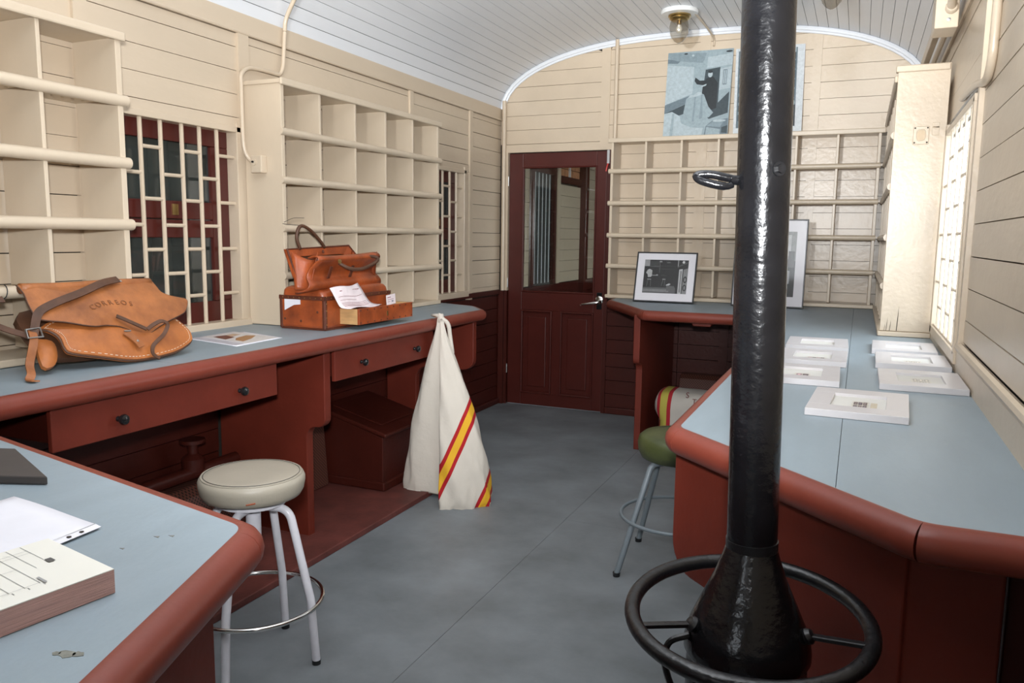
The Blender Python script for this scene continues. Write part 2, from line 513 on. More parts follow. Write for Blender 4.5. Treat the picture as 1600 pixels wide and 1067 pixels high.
# ================================================================== THE SETTING
# floor
fl = MB().box(LW - .1, RW + .1, YB - .1, YE + .02, -0.06, -0.002).build('floor', GAP, None)
struct(fl, 'grey painted floor of the mail car')
for (a, b, c, d) in ((LW, -1.1770, YB, 1.52), (-1.1755, RW, YB, 1.52), (LW, -1.1770, 1.5215, YE), (-1.1755, RW, 1.5215, 3.35), (-1.1755, RW, 3.3515, YE)):
    piece('floor_sheet', FLOOR, fl, a, b, c, d, -0.02, 0.0)

# ceiling: curved backing and narrow boards
arc = []
K = 400
for i in range(K + 1):
    th = PI * i / K
    x = XC - HW * (abs(math.cos(th)) ** (2 / 2.6)) * (1 if math.cos(th) > 0 else -1)
    arc.append((x, ceil_z(x)))
arc[0] = (LW, ZS); arc[-1] = (RW, ZS)
cum = [0]
for i in range(K):
    cum.append(cum[-1] + math.hypot(arc[i + 1][0] - arc[i][0], arc[i + 1][1] - arc[i][1]))
def arc_at(s):
    s = max(0, min(cum[-1], s))
    for i in range(K):
        if cum[i + 1] >= s:
            t = (s - cum[i]) / max(1e-9, cum[i + 1] - cum[i])
            return Vector((arc[i][0] * (1 - t) + arc[i + 1][0] * t, 0, arc[i][1] * (1 - t) + arc[i + 1][1] * t))
    return Vector((arc[-1][0], 0, arc[-1][1]))
def arc_n(s):
    d = (arc_at(s + .01) - arc_at(s - .01)).normalized()
    return Vector((-d.z, 0, d.x))
rows = []
for k in range(61):
    s = cum[-1] * k / 60
    p = arc_at(s) + arc_n(s) * 0.014
    rows.append([(p.x, YB, p.z), (p.x, YE + .03, p.z)])
ceiling = struct(MB().grid(rows).build('ceiling', GAP_W, None), 'white boarded barrel ceiling')
NB = 51
for k in range(NB):
    s0, s1 = cum[-1] * k / NB + 0.0014, cum[-1] * (k + 1) / NB - 0.0014
    pr = random.uniform(0, 0.0015)
    a, b = arc_at(s0) + arc_n(s0) * pr, arc_at(s1) + arc_n(s1) * pr
    c, d = arc_at(s1) + arc_n(s1) * .012, arc_at(s0) + arc_n(s0) * .012
    m_ = (a + b) / 2
    pts = [(q.x, YB, q.z) for q in (a, b, c, d)]
    MB().prism(pts, (0, YE - YB, 0)).build('ceiling_board', WHITE_C, ceiling)

# white moulding where the ceiling meets the end wall
mp = [arc_at(cum[-1] * k / 48) - arc_n(cum[-1] * k / 48) * 0.014 for k in range(49)]
tr = struct(MB().tube([(p.x, YE - 0.012, p.z) for p in mp], 0.016, 8).build('trim_1', WHITE_T, None, smooth=True), 'white curved moulding under the ceiling at the end wall')
MB().tube([(p.x, YE - 0.008, p.z) for p in [arc_at(cum[-1] * k / 48) - arc_n(cum[-1] * k / 48) * 0.034 for k in range(49)]], 0.008, 8).build('inner_bead', WHITE_T, tr, smooth=True)

# ---- left wall
W1 = (2.06, 2.80, 0.905, 1.755)     # window openings y0, y1, z0, z1
W2 = (4.30, 5.00, 0.905, 1.745)
def wall_backing(x0, x1, wins, mat):
    mb = MB()
    y = YB
    for (a, b, c, d) in wins:
        mb.box(x0, x1, y, a, 0, ZS); mb.box(x0, x1, a, b, 0, c); mb.box(x0, x1, a, b, d, ZS)
        y = b
    mb.box(x0, x1, y, YE + .06, 0, ZS)
    return mb
wl = wall_backing(LW - .07, LW - .02, [W1, W2], GAP).build('wall_left', GAP, None)
struct(wl, 'cream planked side wall with barred windows')
def planks(parent, mat, xa, xb, ya, yb, z0, z1, pitch, gap=0.0030, phase=0.0, axis='y'):
    """horizontal boards filling ya..yb (axis y) or xa..xb on an end wall, thickness given by the other pair"""
    z = z0 - phase
    while z < z1 - 0.012:
        a, b = max(z, z0), min(z + pitch, z1)
        if b - a > 0.012:
            j = random.uniform(-0.0018, 0.0012)
            g = gap * random.uniform(0.4, 1.6)
            if axis == 'y':
                s = 1 if xb > xa else -1
                piece('plank', mat, parent, xa, xb + s * j, ya, yb, a + g / 2, b - g / 2)
            else:
                piece('plank', mat, parent, xa, xb, ya + j, yb, a + g / 2, b - g / 2)
        z += pitch
posts = [(-0.45, -0.40), (0.80, 0.85), (2.005, 2.06), (2.805, 2.87), (4.255, 4.295), (5.06, 5.105)]
for a, b in posts:
    piece('wall_post', CREAM, wl, LW - .02, LW + .012, a, b, 0.85, 2.166)
P_ = 0.1004
bays = [(YB, -0.45, None), (-0.40, 0.80, None), (0.85, 2.005, None), (2.06, 2.805, W1), (2.87, 4.255, None), (4.295, 5.06, W2), (5.105, 5.603, None)]
for a, b, w in bays:
    if w:
        planks(wl, CREAM, LW - .02, LW, a, b, w[3] + 0.05, 2.166, P_)
        piece('window_header', CREAM, wl, LW - .02, LW + .006, a, b, w[3], w[3] + .048)
    else:
        planks(wl, CREAM, LW - .02, LW, a, b, 0.865, 2.166, P_, phase=0.04)
piece('frieze_board', CREAM, wl, LW - .02, LW + .010, YB, YE, 2.168, ZS + .004)
MB().tube([(LW + .010, YB, 2.172), (LW + .010, YE, 2.172)], 0.007, 8).build('frieze_bead', CREAM, wl, smooth=True)
# dark red wainscot under the counters
for a, b in ((YB, 1.2), (1.2, 2.62), (2.66, 4.1), (4.1, 5.105), (5.105, 5.603)):
    planks(wl, RED_D, LW - .02, LW - .002, a + .001, b - .001, 0.04, 0.862, 0.1015, gap=0.004)
piece('wainscot_cap', RED_D, wl, LW - .02, LW + .02, 4.3, 5.60, 0.862, 0.895)
struct(MB().box(LW - .02, LW + .022, 3.6, YE, 0, 0.045).build('baseboard_left', RED_D, None, bevel=.008), 'dark red skirting along the side wall')

# ---- end wall with the door opening
DX0, DX1, DZ = -2.482, -1.708, 1.925
def endpoly(xa, xb, zb):
    n = 24
    top = [(xa + (xb - xa) * k / n, YE + .024, ceil_z(xa + (xb - xa) * k / n) + .012) for k in range(n + 1)]
    return [(xb, YE + .024, zb), (xa, YE + .024, zb)] + top
mb = MB()
mb.prism(endpoly(LW - .05, DX0, 0), (0, .05, 0)); mb.prism(endpoly(DX0, DX1, DZ), (0, .05, 0)); mb.prism(endpoly(DX1, RW + .05, 0), (0, .05, 0))
we = struct(mb.build('wall_end', GAP, None), 'cream planked end wall with a curved top')
def end_planks(xa, xb, z0, z1, pitch, mat):
    z = z0
    while z < z1:
        a, b = z + .0012, min(z + pitch, ZS + RISE - .02) - .0012
        j = random.uniform(-.0015, .001)
        h0, h1 = ceil_hw(a), ceil_hw(b)
        l0, r0 = max(xa, XC - h0 + .012), min(xb, XC + h0 - .012)
        l1, r1 = max(xa, XC - h1 + .012), min(xb, XC + h1 - .012)
        if b - a > .012 and r0 - l0 > .02:
            if r1 - l1 < .01: l1 = r1 = (l0 + r0) / 2; r1 += .004
            if abs(l0 - l1) < 1e-6 and abs(r0 - r1) < 1e-6:
                piece('plank', mat, we, xa, xb, YE + j, YE + .022, a, b)
            else:
                MB().prism([(l0, YE + j, a), (r0, YE + j, a), (r1, YE + j, b), (l1, YE + j, b)], (0, .022 - j, 0)).build('plank', mat, we)
        z += pitch
end_planks(-2.548, -1.765, 1.99, 2.70, 0.1035, CREAM)
end_planks(-1.70, -1.075, 0.86, 2.70, 0.1035, CREAM)
end_planks(-1.005, -0.355, 0.86, 2.70, 0.1035, CREAM)
end_planks(-0.30, RW - .012, 0.86, 2.70, 0.1035, CREAM)
for a, b, z in ((-1.765, -1.70, 1.93), (-1.075, -1.005, .86), (-.355, -.30, .86)):
    piece('wall_stile', CREAM, we, a, b, YE - .008, YE + .022, z, min(ceil_z(a), ceil_z(b)) - .008)
piece('door_header', CREAM, we, DX0 - .035, DX1 + .03, YE - .012, YE + .024, DZ + .004, DZ + .062)
piece('door_jamb', CREAM, we, DX0 - .035, DX0 - .002, YE - .012, YE + .03, 0.89, DZ + .004)
piece('door_jamb', RED_D, we, DX0 - .035, DX0 - .002, YE - .012, YE + .03, 0, 0.888)
MB().tube([(LW + .035, YE - .02, 0.89), (LW + .035, YE - .02, ZS + .06)], 0.017, 10).build('corner_post', CREAM, we, smooth=True)
piece('corner_post', RED_D, we, LW + .005, LW + .045, YE - .035, YE + .02, 0, 0.888)
piece('door_jamb', RED_D, we, DX1 + .002, DX1 + .03, YE - .012, YE + .03, 0, DZ + .004)
for a, b in ((DX1 + .03, -1.15), (-1.148, -.6), (-.598, RW)):
    z = 0.05
    while z < .82:
        piece('plank', RED_D, we, a + .001, b - .001, YE - random.uniform(-.001, .002), YE + .022, z + .002, min(z + .1015, .845) - .002)
        z += .1015
struct(MB().box(DX1 + .03, RW, YE - .016, YE + .01, 0, .05).build('baseboard_end', RED_D, None, bevel=.006), 'dark red skirting under the end counter')
piece('wall_stile', RED_D, we, -0.86, -0.80, YE - .012, YE + .02, .05, .845)

# ---- right wall
W3 = (2.93, 3.84, 0.935, 1.755)
wr = struct(wall_backing(RW + .02, RW + .03, [(2.93, 4.2, .935, 1.755)], GAP).build('wall_right', GAP, None), 'cream planked side wall with the sunlit barred window')
for a, b, w in ((YB, 0.0, None), (0.0, 1.0, None), (1.0, 2.87, None), (2.875, 4.2, W3), (4.205, YE, None)):
    if w:
        planks(wr, CREAM_R, RW + .02, RW, a, b, w[3] + .05, 2.166, .1004)
    else:
        planks(wr, CREAM_R, RW + .02, RW, a, b, .985, 2.166, .1004, gap=.0035, phase=.03)
piece('frieze_board', CREAM_R, wr, RW - .010, RW + .02, YB, YE, 2.168, ZS + .004)
MB().tube([(RW - .010, YB, 2.172), (RW - .010, YE, 2.172)], 0.007, 8).build('frieze_bead', CREAM_R, wr, smooth=True)
struct(MB().box(RW - .012, RW + .02, YB, 3.905, .83, .955).build('trim_2', CREAM_R, None, bevel=.004), 'cream board along the counter below the window')
struct(MB().tube([(RW - .006, YB, .968), (RW - .006, 2.90, .968)], .014, 8).build('trim_3', CREAM_R, None, smooth=True), 'cream rounded rail above the counter')
piece('wall_post', CREAM_R, wr, RW - .014, RW + .02, 2.862, 2.90, .955, 2.166)
for a, b in ((YB, 1.5), (1.5, 3.2), (3.2, YE)):
    planks(wr, RED_D, RW + .02, RW + .002, a, b, .04, .83, .1015, gap=.004)

# ---- wall behind the camera, with two door windows that let daylight in
mb = MB()
yb0, yb1 = YB - .06, YB
mb.box(LW - .05, -1.55, yb0, yb1, 0, ZS); mb.box(-.65, RW + .05, yb0, yb1, 0, ZS)
mb.box(-1.55, -.65, yb0, yb1, 0, 1.25); mb.box(-1.14, -1.06, yb0, yb1, 1.25, 1.9)
top = [(LW - .05 + (RW - LW + .1) * k / 30, yb0, ceil_z(LW + (RW - LW) * k / 30) + .012) for k in range(31)]
mb.prism([(RW + .05, yb0, ZS), (LW - .05, yb0, ZS)] + top, (0, .06, 0))
mb.box(-1.55, -.65, yb0, yb1, 1.9, ZS); mb.box(-1.55, -1.40, yb0, yb1, 1.25, 1.9); mb.box(-.80, -.65, yb0, yb1, 1.25, 1.9)
struct(mb.build('wall_back', CREAM, None), 'cream end wall behind the camera')

# ---- barred windows
def barred_window(name, label, xw, s, win, bars, linksP, linksQ, sash, skipQ=(), mat=None, flat=False):
    y0, y1, z0, z1 = win
    mat = mat or CREAM
    w = bpy.data.objects.new(name, None); COL.objects.link(w); w.location = (xw, (y0 + y1) / 2, z0)
    struct(w, label)
    t = .022
    xa, xb = (xw - s * (.07 if not flat else .006), xw + s * (.012 if s > 0 else .020))
    for nm, b in (('sill', (y0 - .03, y1 + .03, z0 - .028, z0 + .012)), ('head', (y0 - .01, y1 + .01, z1 - .016, z1 + .01)),
                  ('jamb', (y0 - .008, y0 + t, z0, z1)), ('jamb', (y1 - t, y1 + .03, z0 - .02, z1 + .03))):
        mb = MB().box(min(xa, xb), max(xa, xb) + (0.012 if nm == 'sill' and s > 0 else 0), *b)
        mb.build(nm, mat, w, bevel=.003)
    xb_ = xw - s * (.012 if not flat else -.008)
    for i, yb in enumerate(bars):
        if flat: MB().box(xb_ - .0036, xb_ + .0036, yb - .009, yb + .009, z0, z1).build('bar', mat, w)
        else: MB().tube([(xb_, yb, z0), (xb_, yb, z1)], .0088, 8).build('bar', mat, w, smooth=True)
    edges = [y0 + t] + list(bars) + [y1 - t]
    for i in range(len(edges) - 1):
        zs = linksP if (i % 2) == 1 else linksQ
        for q, z in enumerate(zs):
            if (i, q) in skipQ: continue
            MB().tube([(xb_, edges[i], z), (xb_, edges[i + 1], z)], .0055 if flat else .0078, 8).build('crossbar', mat, w, smooth=True)
    if sash:
        xs = xw - s * .045
        def sp(nm, a, b, c, d, m=RED_DOOR):
            return MB().box(min(xs, xs - s * .02), max(xs, xs - s * .02), a, b, c, d).build(nm, m, w, bevel=.003)
        zm = z0 + (z1 - z0) * .53
        sp('sash_rail', y0 + t, y1 - t, z1 - .085, z1 - .01)
        ra, rb = y0 + t + .0705, y1 - t - .1005
        sp('sash_rail', ra, rb, zm - .075, zm - .002); sp('sash_rail', ra, rb, zm + .002, zm + .075)
        sp('sash_rail', y0 + t, y1 - t, z0 + .002, z0 + .0995)
        sp('sash_stile', y1 - t - .10, y1 - t, z0 + .1, z1 - .0855); sp('sash_stile', y0 + t, y0 + t + .07, z0 + .1, z1 - .0855)
        xp = xs - s * .012
        MB().box(min(xp, xp - s * .003), max(xp, xp - s * .003), y0 + .05, y1 - .05, z0 + .08, z1 - .08).build('pane', GLASS, w)
        xq = xw - s * .085
        n = 7
        for k in range(n):
            a, b = y0 + (y1 - y0) * k / n, y0 + (y1 - y0) * (k + 1) / n
            MB().box(min(xq, xq - s * .02), max(xq, xq - s * .02), a + .002, b - .002, z0 - .03, z1 + .03).build('shutter_board', SHUT, w)
        pl = MB().box(xs - .0, xs + s * .004, y0 + .395, y0 + .425, zm + .018, zm + .062).build('sash_lift', BRASS, w)
    else:
        xp = xw - s * .004
        MB().box(min(xp, xp - s * .003), max(xp, xp - s * .003), y0, y1 + .3, z0, z1).build('pane', GLASS_W, w)
    return w
LP, LQ = [1.632, 1.432, 1.233, 1.038], [1.53, 1.33, 1.135]
barred_window('window_1', 'cream barred window with red sash beside the leather satchel', LW, 1, W1, [2.176, 2.282, 2.380, 2.488, 2.583, 2.681], LQ, LP, True,
              skipQ=())
barred_window('window_2', 'narrow visible cream barred window near the corner by the door', LW, 1, W2, [4.40, 4.50, 4.60, 4.70, 4.80, 4.895], LQ, LP, True)
barred_window('window_3', 'bright daylit barred window over the right counter', RW, -1, W3, [3.06, 3.215, 3.37, 3.525, 3.68], LQ, LP, False, mat=CREAM_R, flat=True)
struct(MB().box(-40, 40, -40, 40, -1.3, -1.2).build('ground', GROUND, None), 'pale platform ground outside')

# ---- red door with glazed upper half
door = bpy.data.objects.new('door_1', None); COL.objects.link(door); door.location = (DX0, YE, 0)
struct(door, 'dark red door with tall glass pane and two lower panels')
ya, yb = YE + .006, YE + .046
x0, x1 = DX0 + .004, DX1 - .004
gx0, gx1, gz0, gz1 = -2.366, -1.786, .885, 1.82
def dpart(nm, a, b, c, d, e=0, m=RED_DOOR, bv=.003):
    return MB().box(a, b, ya + e, yb, c, d).build(nm, m, door, bevel=bv)
dpart('stile', x0, gx0, .006, DZ - .002); dpart('stile', gx1, x1, .006, DZ - .002)
dpart('top_rail', gx0, gx1, gz1, DZ - .002); dpart('lock_rail', gx0, gx1, .745, gz0); dpart('bottom_rail', gx0, gx1, .006, .10)
xm0, xm1 = -2.115, -2.045
dpart('muntin', xm0, xm1, .10, .745)
def bead(xa, xb, za, zb, r=.009, dy=0.0):
    MB().tube([(xa, ya + dy, za), (xb, ya + dy, za), (xb, ya + dy, zb), (xa, ya + dy, zb)], r, 8, closed=True).build('moulding', RED_DOOR, door, smooth=True)
for a, b in ((gx0, xm0), (xm1, gx1)):
    dpart('panel', a, b, .10, .745, .018)
    dpart('raised_field', a + .05, b - .05, .15, .695, .008, bv=.006)
    bead(a + .006, b - .006, .106, .739, .010)
bead(gx0 + .004, gx1 - .004, gz0 + .004, gz1 - .004, .008)
MB().box(gx0 - .01, gx1 + .01, YE + .024, YE + .028, gz0 - .01, gz1 + .01).build('pane', GLASS_D, door)
for z in (1.72, .95, .28):
    MB().tube([(DX0 - .004, YE + .002, z - .035), (DX0 - .004, YE + .002, z + .035)], .007, 8).build('hinge', STEEL, door, smooth=True)
hd = MB().lathe([(.0, 0), (.030, .0), (.030, .006), (.022, .010), (0, .012)], (-1.742, ya, .845), 20, (0, -1, 0)).build('lock_plate', CHROME, door, smooth=True)
MB().box(-1.762, -1.722, ya - .006, ya, .775, .90).build('lock_backplate', BLACKP, hd, bevel=.003)
MB().tube([(-1.742, ya - .008, .83), (-1.742, ya - .05, .83), (-1.76, ya - .058, .828), (-1.86, ya - .056, .812)], [.011, .010, .010, .006], 10).build('lever_handle', CHROME, hd, smooth=True)
MB().lathe([(.019, 0), (.019, .012), (.012, .03), (0, .032)], (-1.742, ya - .004, .83), 16, (0, -1, 0)).build('handle_rose', CHROME, hd, smooth=True)
MB().lathe([(.008, 0), (.008, .006), (0, .009)], (-1.89, ya, .80), 10, (0, -1, 0)).build('screw_cap', RED_DOOR, door, smooth=True)

# ---- vestibule seen through the door glass: its planked side wall runs on beyond the end wall
VB = 8.2
vw = struct(MB().box(LW - .10, LW - .03, YE + .075, VB, 0, 2.75).build('wall_vestibule_left', GAP, None), 'cream planked vestibule wall seen through the door glass')
z = .885
while z < 2.7:
    b_ = min(z + .1, 2.7)
    piece('plank', CREAM, vw, LW - .03, LW, YE + .08, 6.19, z + .0015, b_ - .0015)
    if z < 1.78: piece('plank', CREAM, vw, LW - .03, LW, 6.86, 7.50, z + .0015, min(b_, 1.80) - .0015)
    piece('plank', CREAM, vw, LW - .03, LW, 7.62, VB, z + .0015, b_ - .0015)
    z += .1
for z in (0.0, .11, .22, .33, .44, .55, .66, .77):
    piece('plank', RED_D, vw, LW - .03, LW, YE + .08, VB, z + .002, z + .108)
piece('post', CREAM, vw, LW - .03, LW + .03, 6.79, 6.86, .885, 2.7)
piece('post', RED_DOOR, vw, LW - .03, LW + .05, 7.50, 7.62, 0, 2.7)
piece('window_rail', RED_D, vw, LW - .03, LW + .012, 6.86, 7.50, 1.80, 1.86)
for r_ in range(6):
    for q in range(3):
        y_ = 6.865 + q * .21 + (.07 if r_ % 2 else 0)
        piece('brick', BRICKM, vw, LW - .03, LW - .01, y_, min(y_ + .203, 7.498), 1.865 + r_ * .07, 1.865 + r_ * .07 + .063)
piece('glazing_bar', WHITE_T, vw, LW - .012, LW + .006, 7.17, 7.19, 1.80, 2.3)
for y_ in (6.19, 6.72):
    piece('window_stile', RED_D, vw, LW - .03, LW + .02, y_, y_ + .07, .885, 2.0)
piece('window_rail', RED_D, vw, LW - .03, LW + .02, 6.26, 6.72, 1.85, 2.0)
piece('window_pane', SHUT, vw, LW - .03, LW - .01, 6.26, 6.72, .885, 1.85)
for k in range(5):
    piece('window_bar', WHITE_T, vw, LW - .01, LW - .004, 6.33 + k * .085, 6.338 + k * .085, .9, 1.85)
struct(MB().box(LW - .05, RW + .1, VB, VB + .05, 0, 2.75).build('wall_vestibule_end', RED_D, None), 'dark red far wall of the vestibule')
struct(MB().box(RW + .03, RW + .08, YE + .075, 6.1, 0, 2.75).box(RW + .03, RW + .08, 7.7, VB, 0, 2.75).box(RW + .03, RW + .08, 6.1, 7.7, 2.05, 2.75).build('wall_vestibule_right', CREAM, None), 'unseen vestibule wall with an opening added to let daylight in')  # unseen doorway gap, added so daylight reaches the planked wall opposite
struct(MB().box(LW - .05, RW + .08, YE + .075, VB + .05, -.06, -.001).build('floor_vestibule', FLOOR, None), 'grey vestibule floor')
struct(MB().box(LW - .05, RW + .08, YE + .075, VB + .05, 2.72, 2.76).build('ceiling_vestibule', WHITE_C, None), 'white vestibule ceiling')

# ================================================================== PIGEONHOLE RACKS
def perforated(x0, x1, y0, y1, z, th, px=.034, py=.036, r=.0055, margin=.018):
    """board with real round holes"""
    nx = max(1, int((x1 - x0 - 2 * margin) / px)); ny = max(1, int((y1 - y0 - 2 * margin) / py))
    cx, cy = (x1 - x0) / nx, (y1 - y0) / ny
    mb = MB()
    for i in range(nx):
        for j in range(ny):
            ox, oy = x0 + (i + .5) * cx, y0 + (j + .5) * cy
            hx, hy = cx / 2, cy / 2
            outer = [(hx, 0), (hx, hy), (0, hy), (-hx, hy), (-hx, 0), (-hx, -hy), (0, -hy), (hx, -hy)]
            inner = [(r * math.cos(PI * k / 4), r * math.sin(PI * k / 4)) for k in range(8)]
            vs = [(ox + a, oy + b, z) for a, b in outer] + [(ox + a, oy + b, z) for a, b in inner] + \
                 [(ox + a, oy + b, z + th) for a, b in outer] + [(ox + a, oy + b, z + th) for a, b in inner]
            fs = []
            for k in range(8):
                q = (k + 1) % 8
                fs += [(8 + k, 8 + q, q, k), (16 + k, 16 + q, 24 + q, 24 + k), (8 + q, 8 + k, 24 + k, 24 + q)]
            mb.add(vs, fs)
    mb.box(x0 - .0005, x0, y0, y1, z, z + th); mb.box(x1, x1 + .0005, y0, y1, z, z + th)
    return mb

SH = [1.952, 1.748, 1.54, 1.33, 1.12]
def rack_side(name, label, xw, s, depth, ys, base, top, holes, nose_r, ends=(True, True), over=.012, levels=SH, mat=CREAM_S, top_h=.03, tz=.89):
    """rack against a side wall: ys = divider positions; s = +1 room lies towards +x"""
    y0, y1 = ys[0], ys[-1]
    xa, xf = xw + s * .014, xw + s * depth
    lo, hi = min(xa, xf), max(xa, xf)
    r = thing(name, ((xa + xf) / 2, (y0 + y1) / 2, tz), label, 'shelf')
    t = .007
    first = None
    for i, z in enumerate(levels):
        if i == 0:
            sh = MB().box(lo, hi, y0 - .008, y1 + over, z - .006, z + .012).build('top_board', mat, r, bevel=.002)
            MB().box(min(xf, xf + s * .014), max(xf, xf + s * .014), y0 - .01, y1 + over, z - top_h * .45, z + top_h * .55).build('top_moulding', mat, sh, bevel=.006)
            continue
        if holes:
            if first is None:
                sh = perforated(lo, hi, y0, y1, z - .006, .010).build('shelf', mat, r)
                first = (sh, z)
            else:
                sh = first[0].copy(); COL.objects.link(sh); sh.parent = r; sh.location = (0, 0, z - first[1])
        else:
            sh = MB().box(lo, hi, y0, y1, z - .006, z + .006).build('shelf', mat, r)
        prof = [(xf + s * (nose_r * math.cos(a) - .002), z - .004 + nose_r * math.sin(a)) for a in [-PI / 2 + PI * k / 8 for k in range(9)]]
        off = Vector((0, 0, 0)) if not holes or first[0] is sh else Vector((0, 0, 0))
        nb = MB().prism([(p[0], y0 - .008, p[1]) for p in prof], (0, y1 - y0 + .008 + over, 0))
        n_ = nb.build('nosing', mat, r, smooth=True)
        if holes and first[0] is not sh:
            n_.parent = sh; n_.location = (0, 0, -(z - first[1]))
        else:
            n_.parent = sh
    zz = list(levels) + [base]
    for i in range(len(zz) - 1):
        for j, y in enumerate(ys):
            if (j == 0 and not ends[0]) or (j == len(ys) - 1 and not ends[1]): continue
            if j in (0, len(ys) - 1) and i > 0: continue
            if j in (0, len(ys) - 1):
                w = .011
                c = y + w if j == 0 else y - w
                MB().box(lo, hi, c - w, c + w, base - .004, top).build('end_panel', mat, r, bevel=.002)
            else:
                MB().box(lo + .004, hi - .003, y - t, y + t, zz[i + 1] + .006, zz[i] - .006).build('divider', mat, r, bevel=.002)
    MB().box(lo, hi + (.012 if s > 0 else 0), y0, y1, tz + .002, base).build('base_board', mat, r, bevel=.004) if s > 0 else \
        MB().box(lo - .012, hi, y0, y1, tz + .002, base).build('base_board', mat, r, bevel=.004)
    return r
rack_a = rack_side('pigeonhole_rack', 'cream perforated pigeonhole rack standing behind the leather satchel', LW, 1, .215,
          [.84, 1.135, 1.43, 1.722, 2.018], .915, 1.95, True, .0195)
rack_b = rack_side('pigeonhole_rack', 'cream pigeonhole rack of five columns behind the open leather case', LW, 1, .217,
          [2.826, 3.105, 3.388, 3.665, 3.945, 4.242], .915, 1.955, True, .0165)
rack_d = rack_side('pigeonhole_rack', 'cream side rack with broad end board next to the bright window', RW, -1, .213,
          [3.915, 4.16, 4.41, 4.66, 4.91, 5.16, 5.385], .905, 2.03, False, .016, levels=[1.995, 1.762, 1.543, 1.322, 1.108], ends=(False, True), over=0, tz=TZ)
# broad near end board of that rack: vertical boards, batten on top, base strip
MB().box(.103, .304, 3.893, 3.915, .905, 2.05).build('end_board', CREAM_R, rack_d, bevel=.002)
for cx, z1_, w_ in ((.128, .965, .0012), (.142, .955, .0012), (.170, 1.02, .0016), (.120, .94, .0008)):
    MB().prism([(cx - w_, 3.8925, .906), (cx + w_, 3.8925, .906), (cx + w_ * 1.3 + .002, 3.8925, (.906 + z1_) / 2), (cx + .004, 3.8925, z1_)], (0, .0008, 0)).build('crack', GAP, rack_d)
MB().box(.094, .300, 3.880, 3.915, 2.02, 2.047).build('top_batten', CREAM_R, rack_d, bevel=.004)
MB().box(.094, .306, 3.882, 3.915, TZ + .001, .903).build('base_strip', CREAM_R, rack_d, bevel=.004)

# end-wall rack (runs along x)
XSC = [-1.622, -1.378, -1.136, -.893, -.65, -.41, -.167, .078]
YF = 5.405
rack_c = thing('pigeonhole_rack', (-.77, 5.5, TZ), 'wide cream pigeonhole rack on the end wall right of the door', 'shelf')
LC = [1.966, 1.762, 1.543, 1.322, 1.108]
for i, z in enumerate(LC):
    if i == 0:
        sh = MB().box(XSC[0] - .012, RW - .01, YF, YE - .012, z - .008, z + .008).build('top_board', CREAM_S, rack_c)
        MB().box(XSC[0] - .02, .10, YF - .014, YF, z - .014, z + .016).build('top_moulding', CREAM_S, sh, bevel=.005)
    else:
        sh = MB().box(XSC[0], XSC[-1] + .02, YF, YE - .012, z - .006, z + .006).build('shelf', CREAM_S, rack_c)
        prof = [(YF + .002 - .0165 * math.cos(a), z - .002 + .0165 * math.sin(a)) for a in [-PI / 2 + PI * k / 8 for k in range(9)]]
        MB().prism([(XSC[0] - .012, p[0], p[1]) for p in prof], (XSC[-1] - XSC[0] + .016, 0, 0)).build('nosing', CREAM_S, sh, smooth=True)
zz = LC + [.905]
for j, x in enumerate(XSC):
    if j in (0, len(XSC) - 1):
        w = .009
        c = x + w if j == 0 else x - w
        MB().box(c - w, c + w, YF + .001, YE - .012, .9, LC[0] - .008).build('end_panel', CREAM_S, rack_c, bevel=.002)
        continue
    for i in range(len(zz) - 1):
        MB().box(x - .0075, x + .0075, YF + .003, YE - .014, zz[i + 1] + .006, zz[i] - .006).build('divider', CREAM_S, rack_c, bevel=.002)
MB().box(XSC[0] - .014, .098, YF - .016, YE - .012, TZ + .002, .906).build('base_board', CREAM_S, rack_c, bevel=.005)

# ================================================================== COUNTERS
NR = .031
def nose_z(zt): return zt - NR + .0008
def clip(poly, ax, v, keep_gt):
    out = []
    for i in range(len(poly)):
        a, b = poly[i], poly[(i + 1) % len(poly)]
        ia, ib = ((a[ax] > v) == keep_gt), ((b[ax] > v) == keep_gt)
        if ia: out.append(a)
        if ia != ib:
            t = (v - a[ax]) / (b[ax] - a[ax])
            out.append(tuple(a[k] + (b[k] - a[k]) * t for k in range(2)))
    return out
def board(parent, poly, zt=TZ, th=.034, name='top_board'):
    return MB().prism([(x, y, zt - th) for x, y in poly], (0, 0, th)).build(name, TOP, parent)
def nosing(parent, path, cuts=(), zt=TZ):
    """half-round red edging in lengths, mitred where cut"""
    idx = [0] + list(cuts) + [len(path) - 1]
    for a, b in zip(idx[:-1], idx[1:]):
        seg = path[a:b + 1]
        MB().tube([(x, y, nose_z(zt)) for x, y in seg], NR, 16).build('edge_nosing', NOSE, parent, smooth=True)
def panel(parent, pts, d, mat=RED, name='support_panel', bevel=.004):
    return MB().prism(pts, d).build(name, mat, parent, bevel=bevel)
def bracket_poly(depth_top, depth_low, z_top, z_step, r=.045):
    """side outline of a stepped counter support: (distance from wall, z)"""
    pts = [(0, 0), (depth_low, 0), (depth_low, z_step - r), ]
    pts += [(depth_low + r * (1 - math.cos(a)), z_step - r + r * math.sin(a)) for a in [PI / 2 * k / 5 for k in range(1, 6)]]
    rr = r * .9
    pts += [(depth_top - rr + rr * math.sin(a), z_step + rr - rr * math.cos(a)) for a in [PI / 2 * k / 5 for k in range(6)]]
    pts += [(depth_top, z_top), (0, z_top)]
    return pts

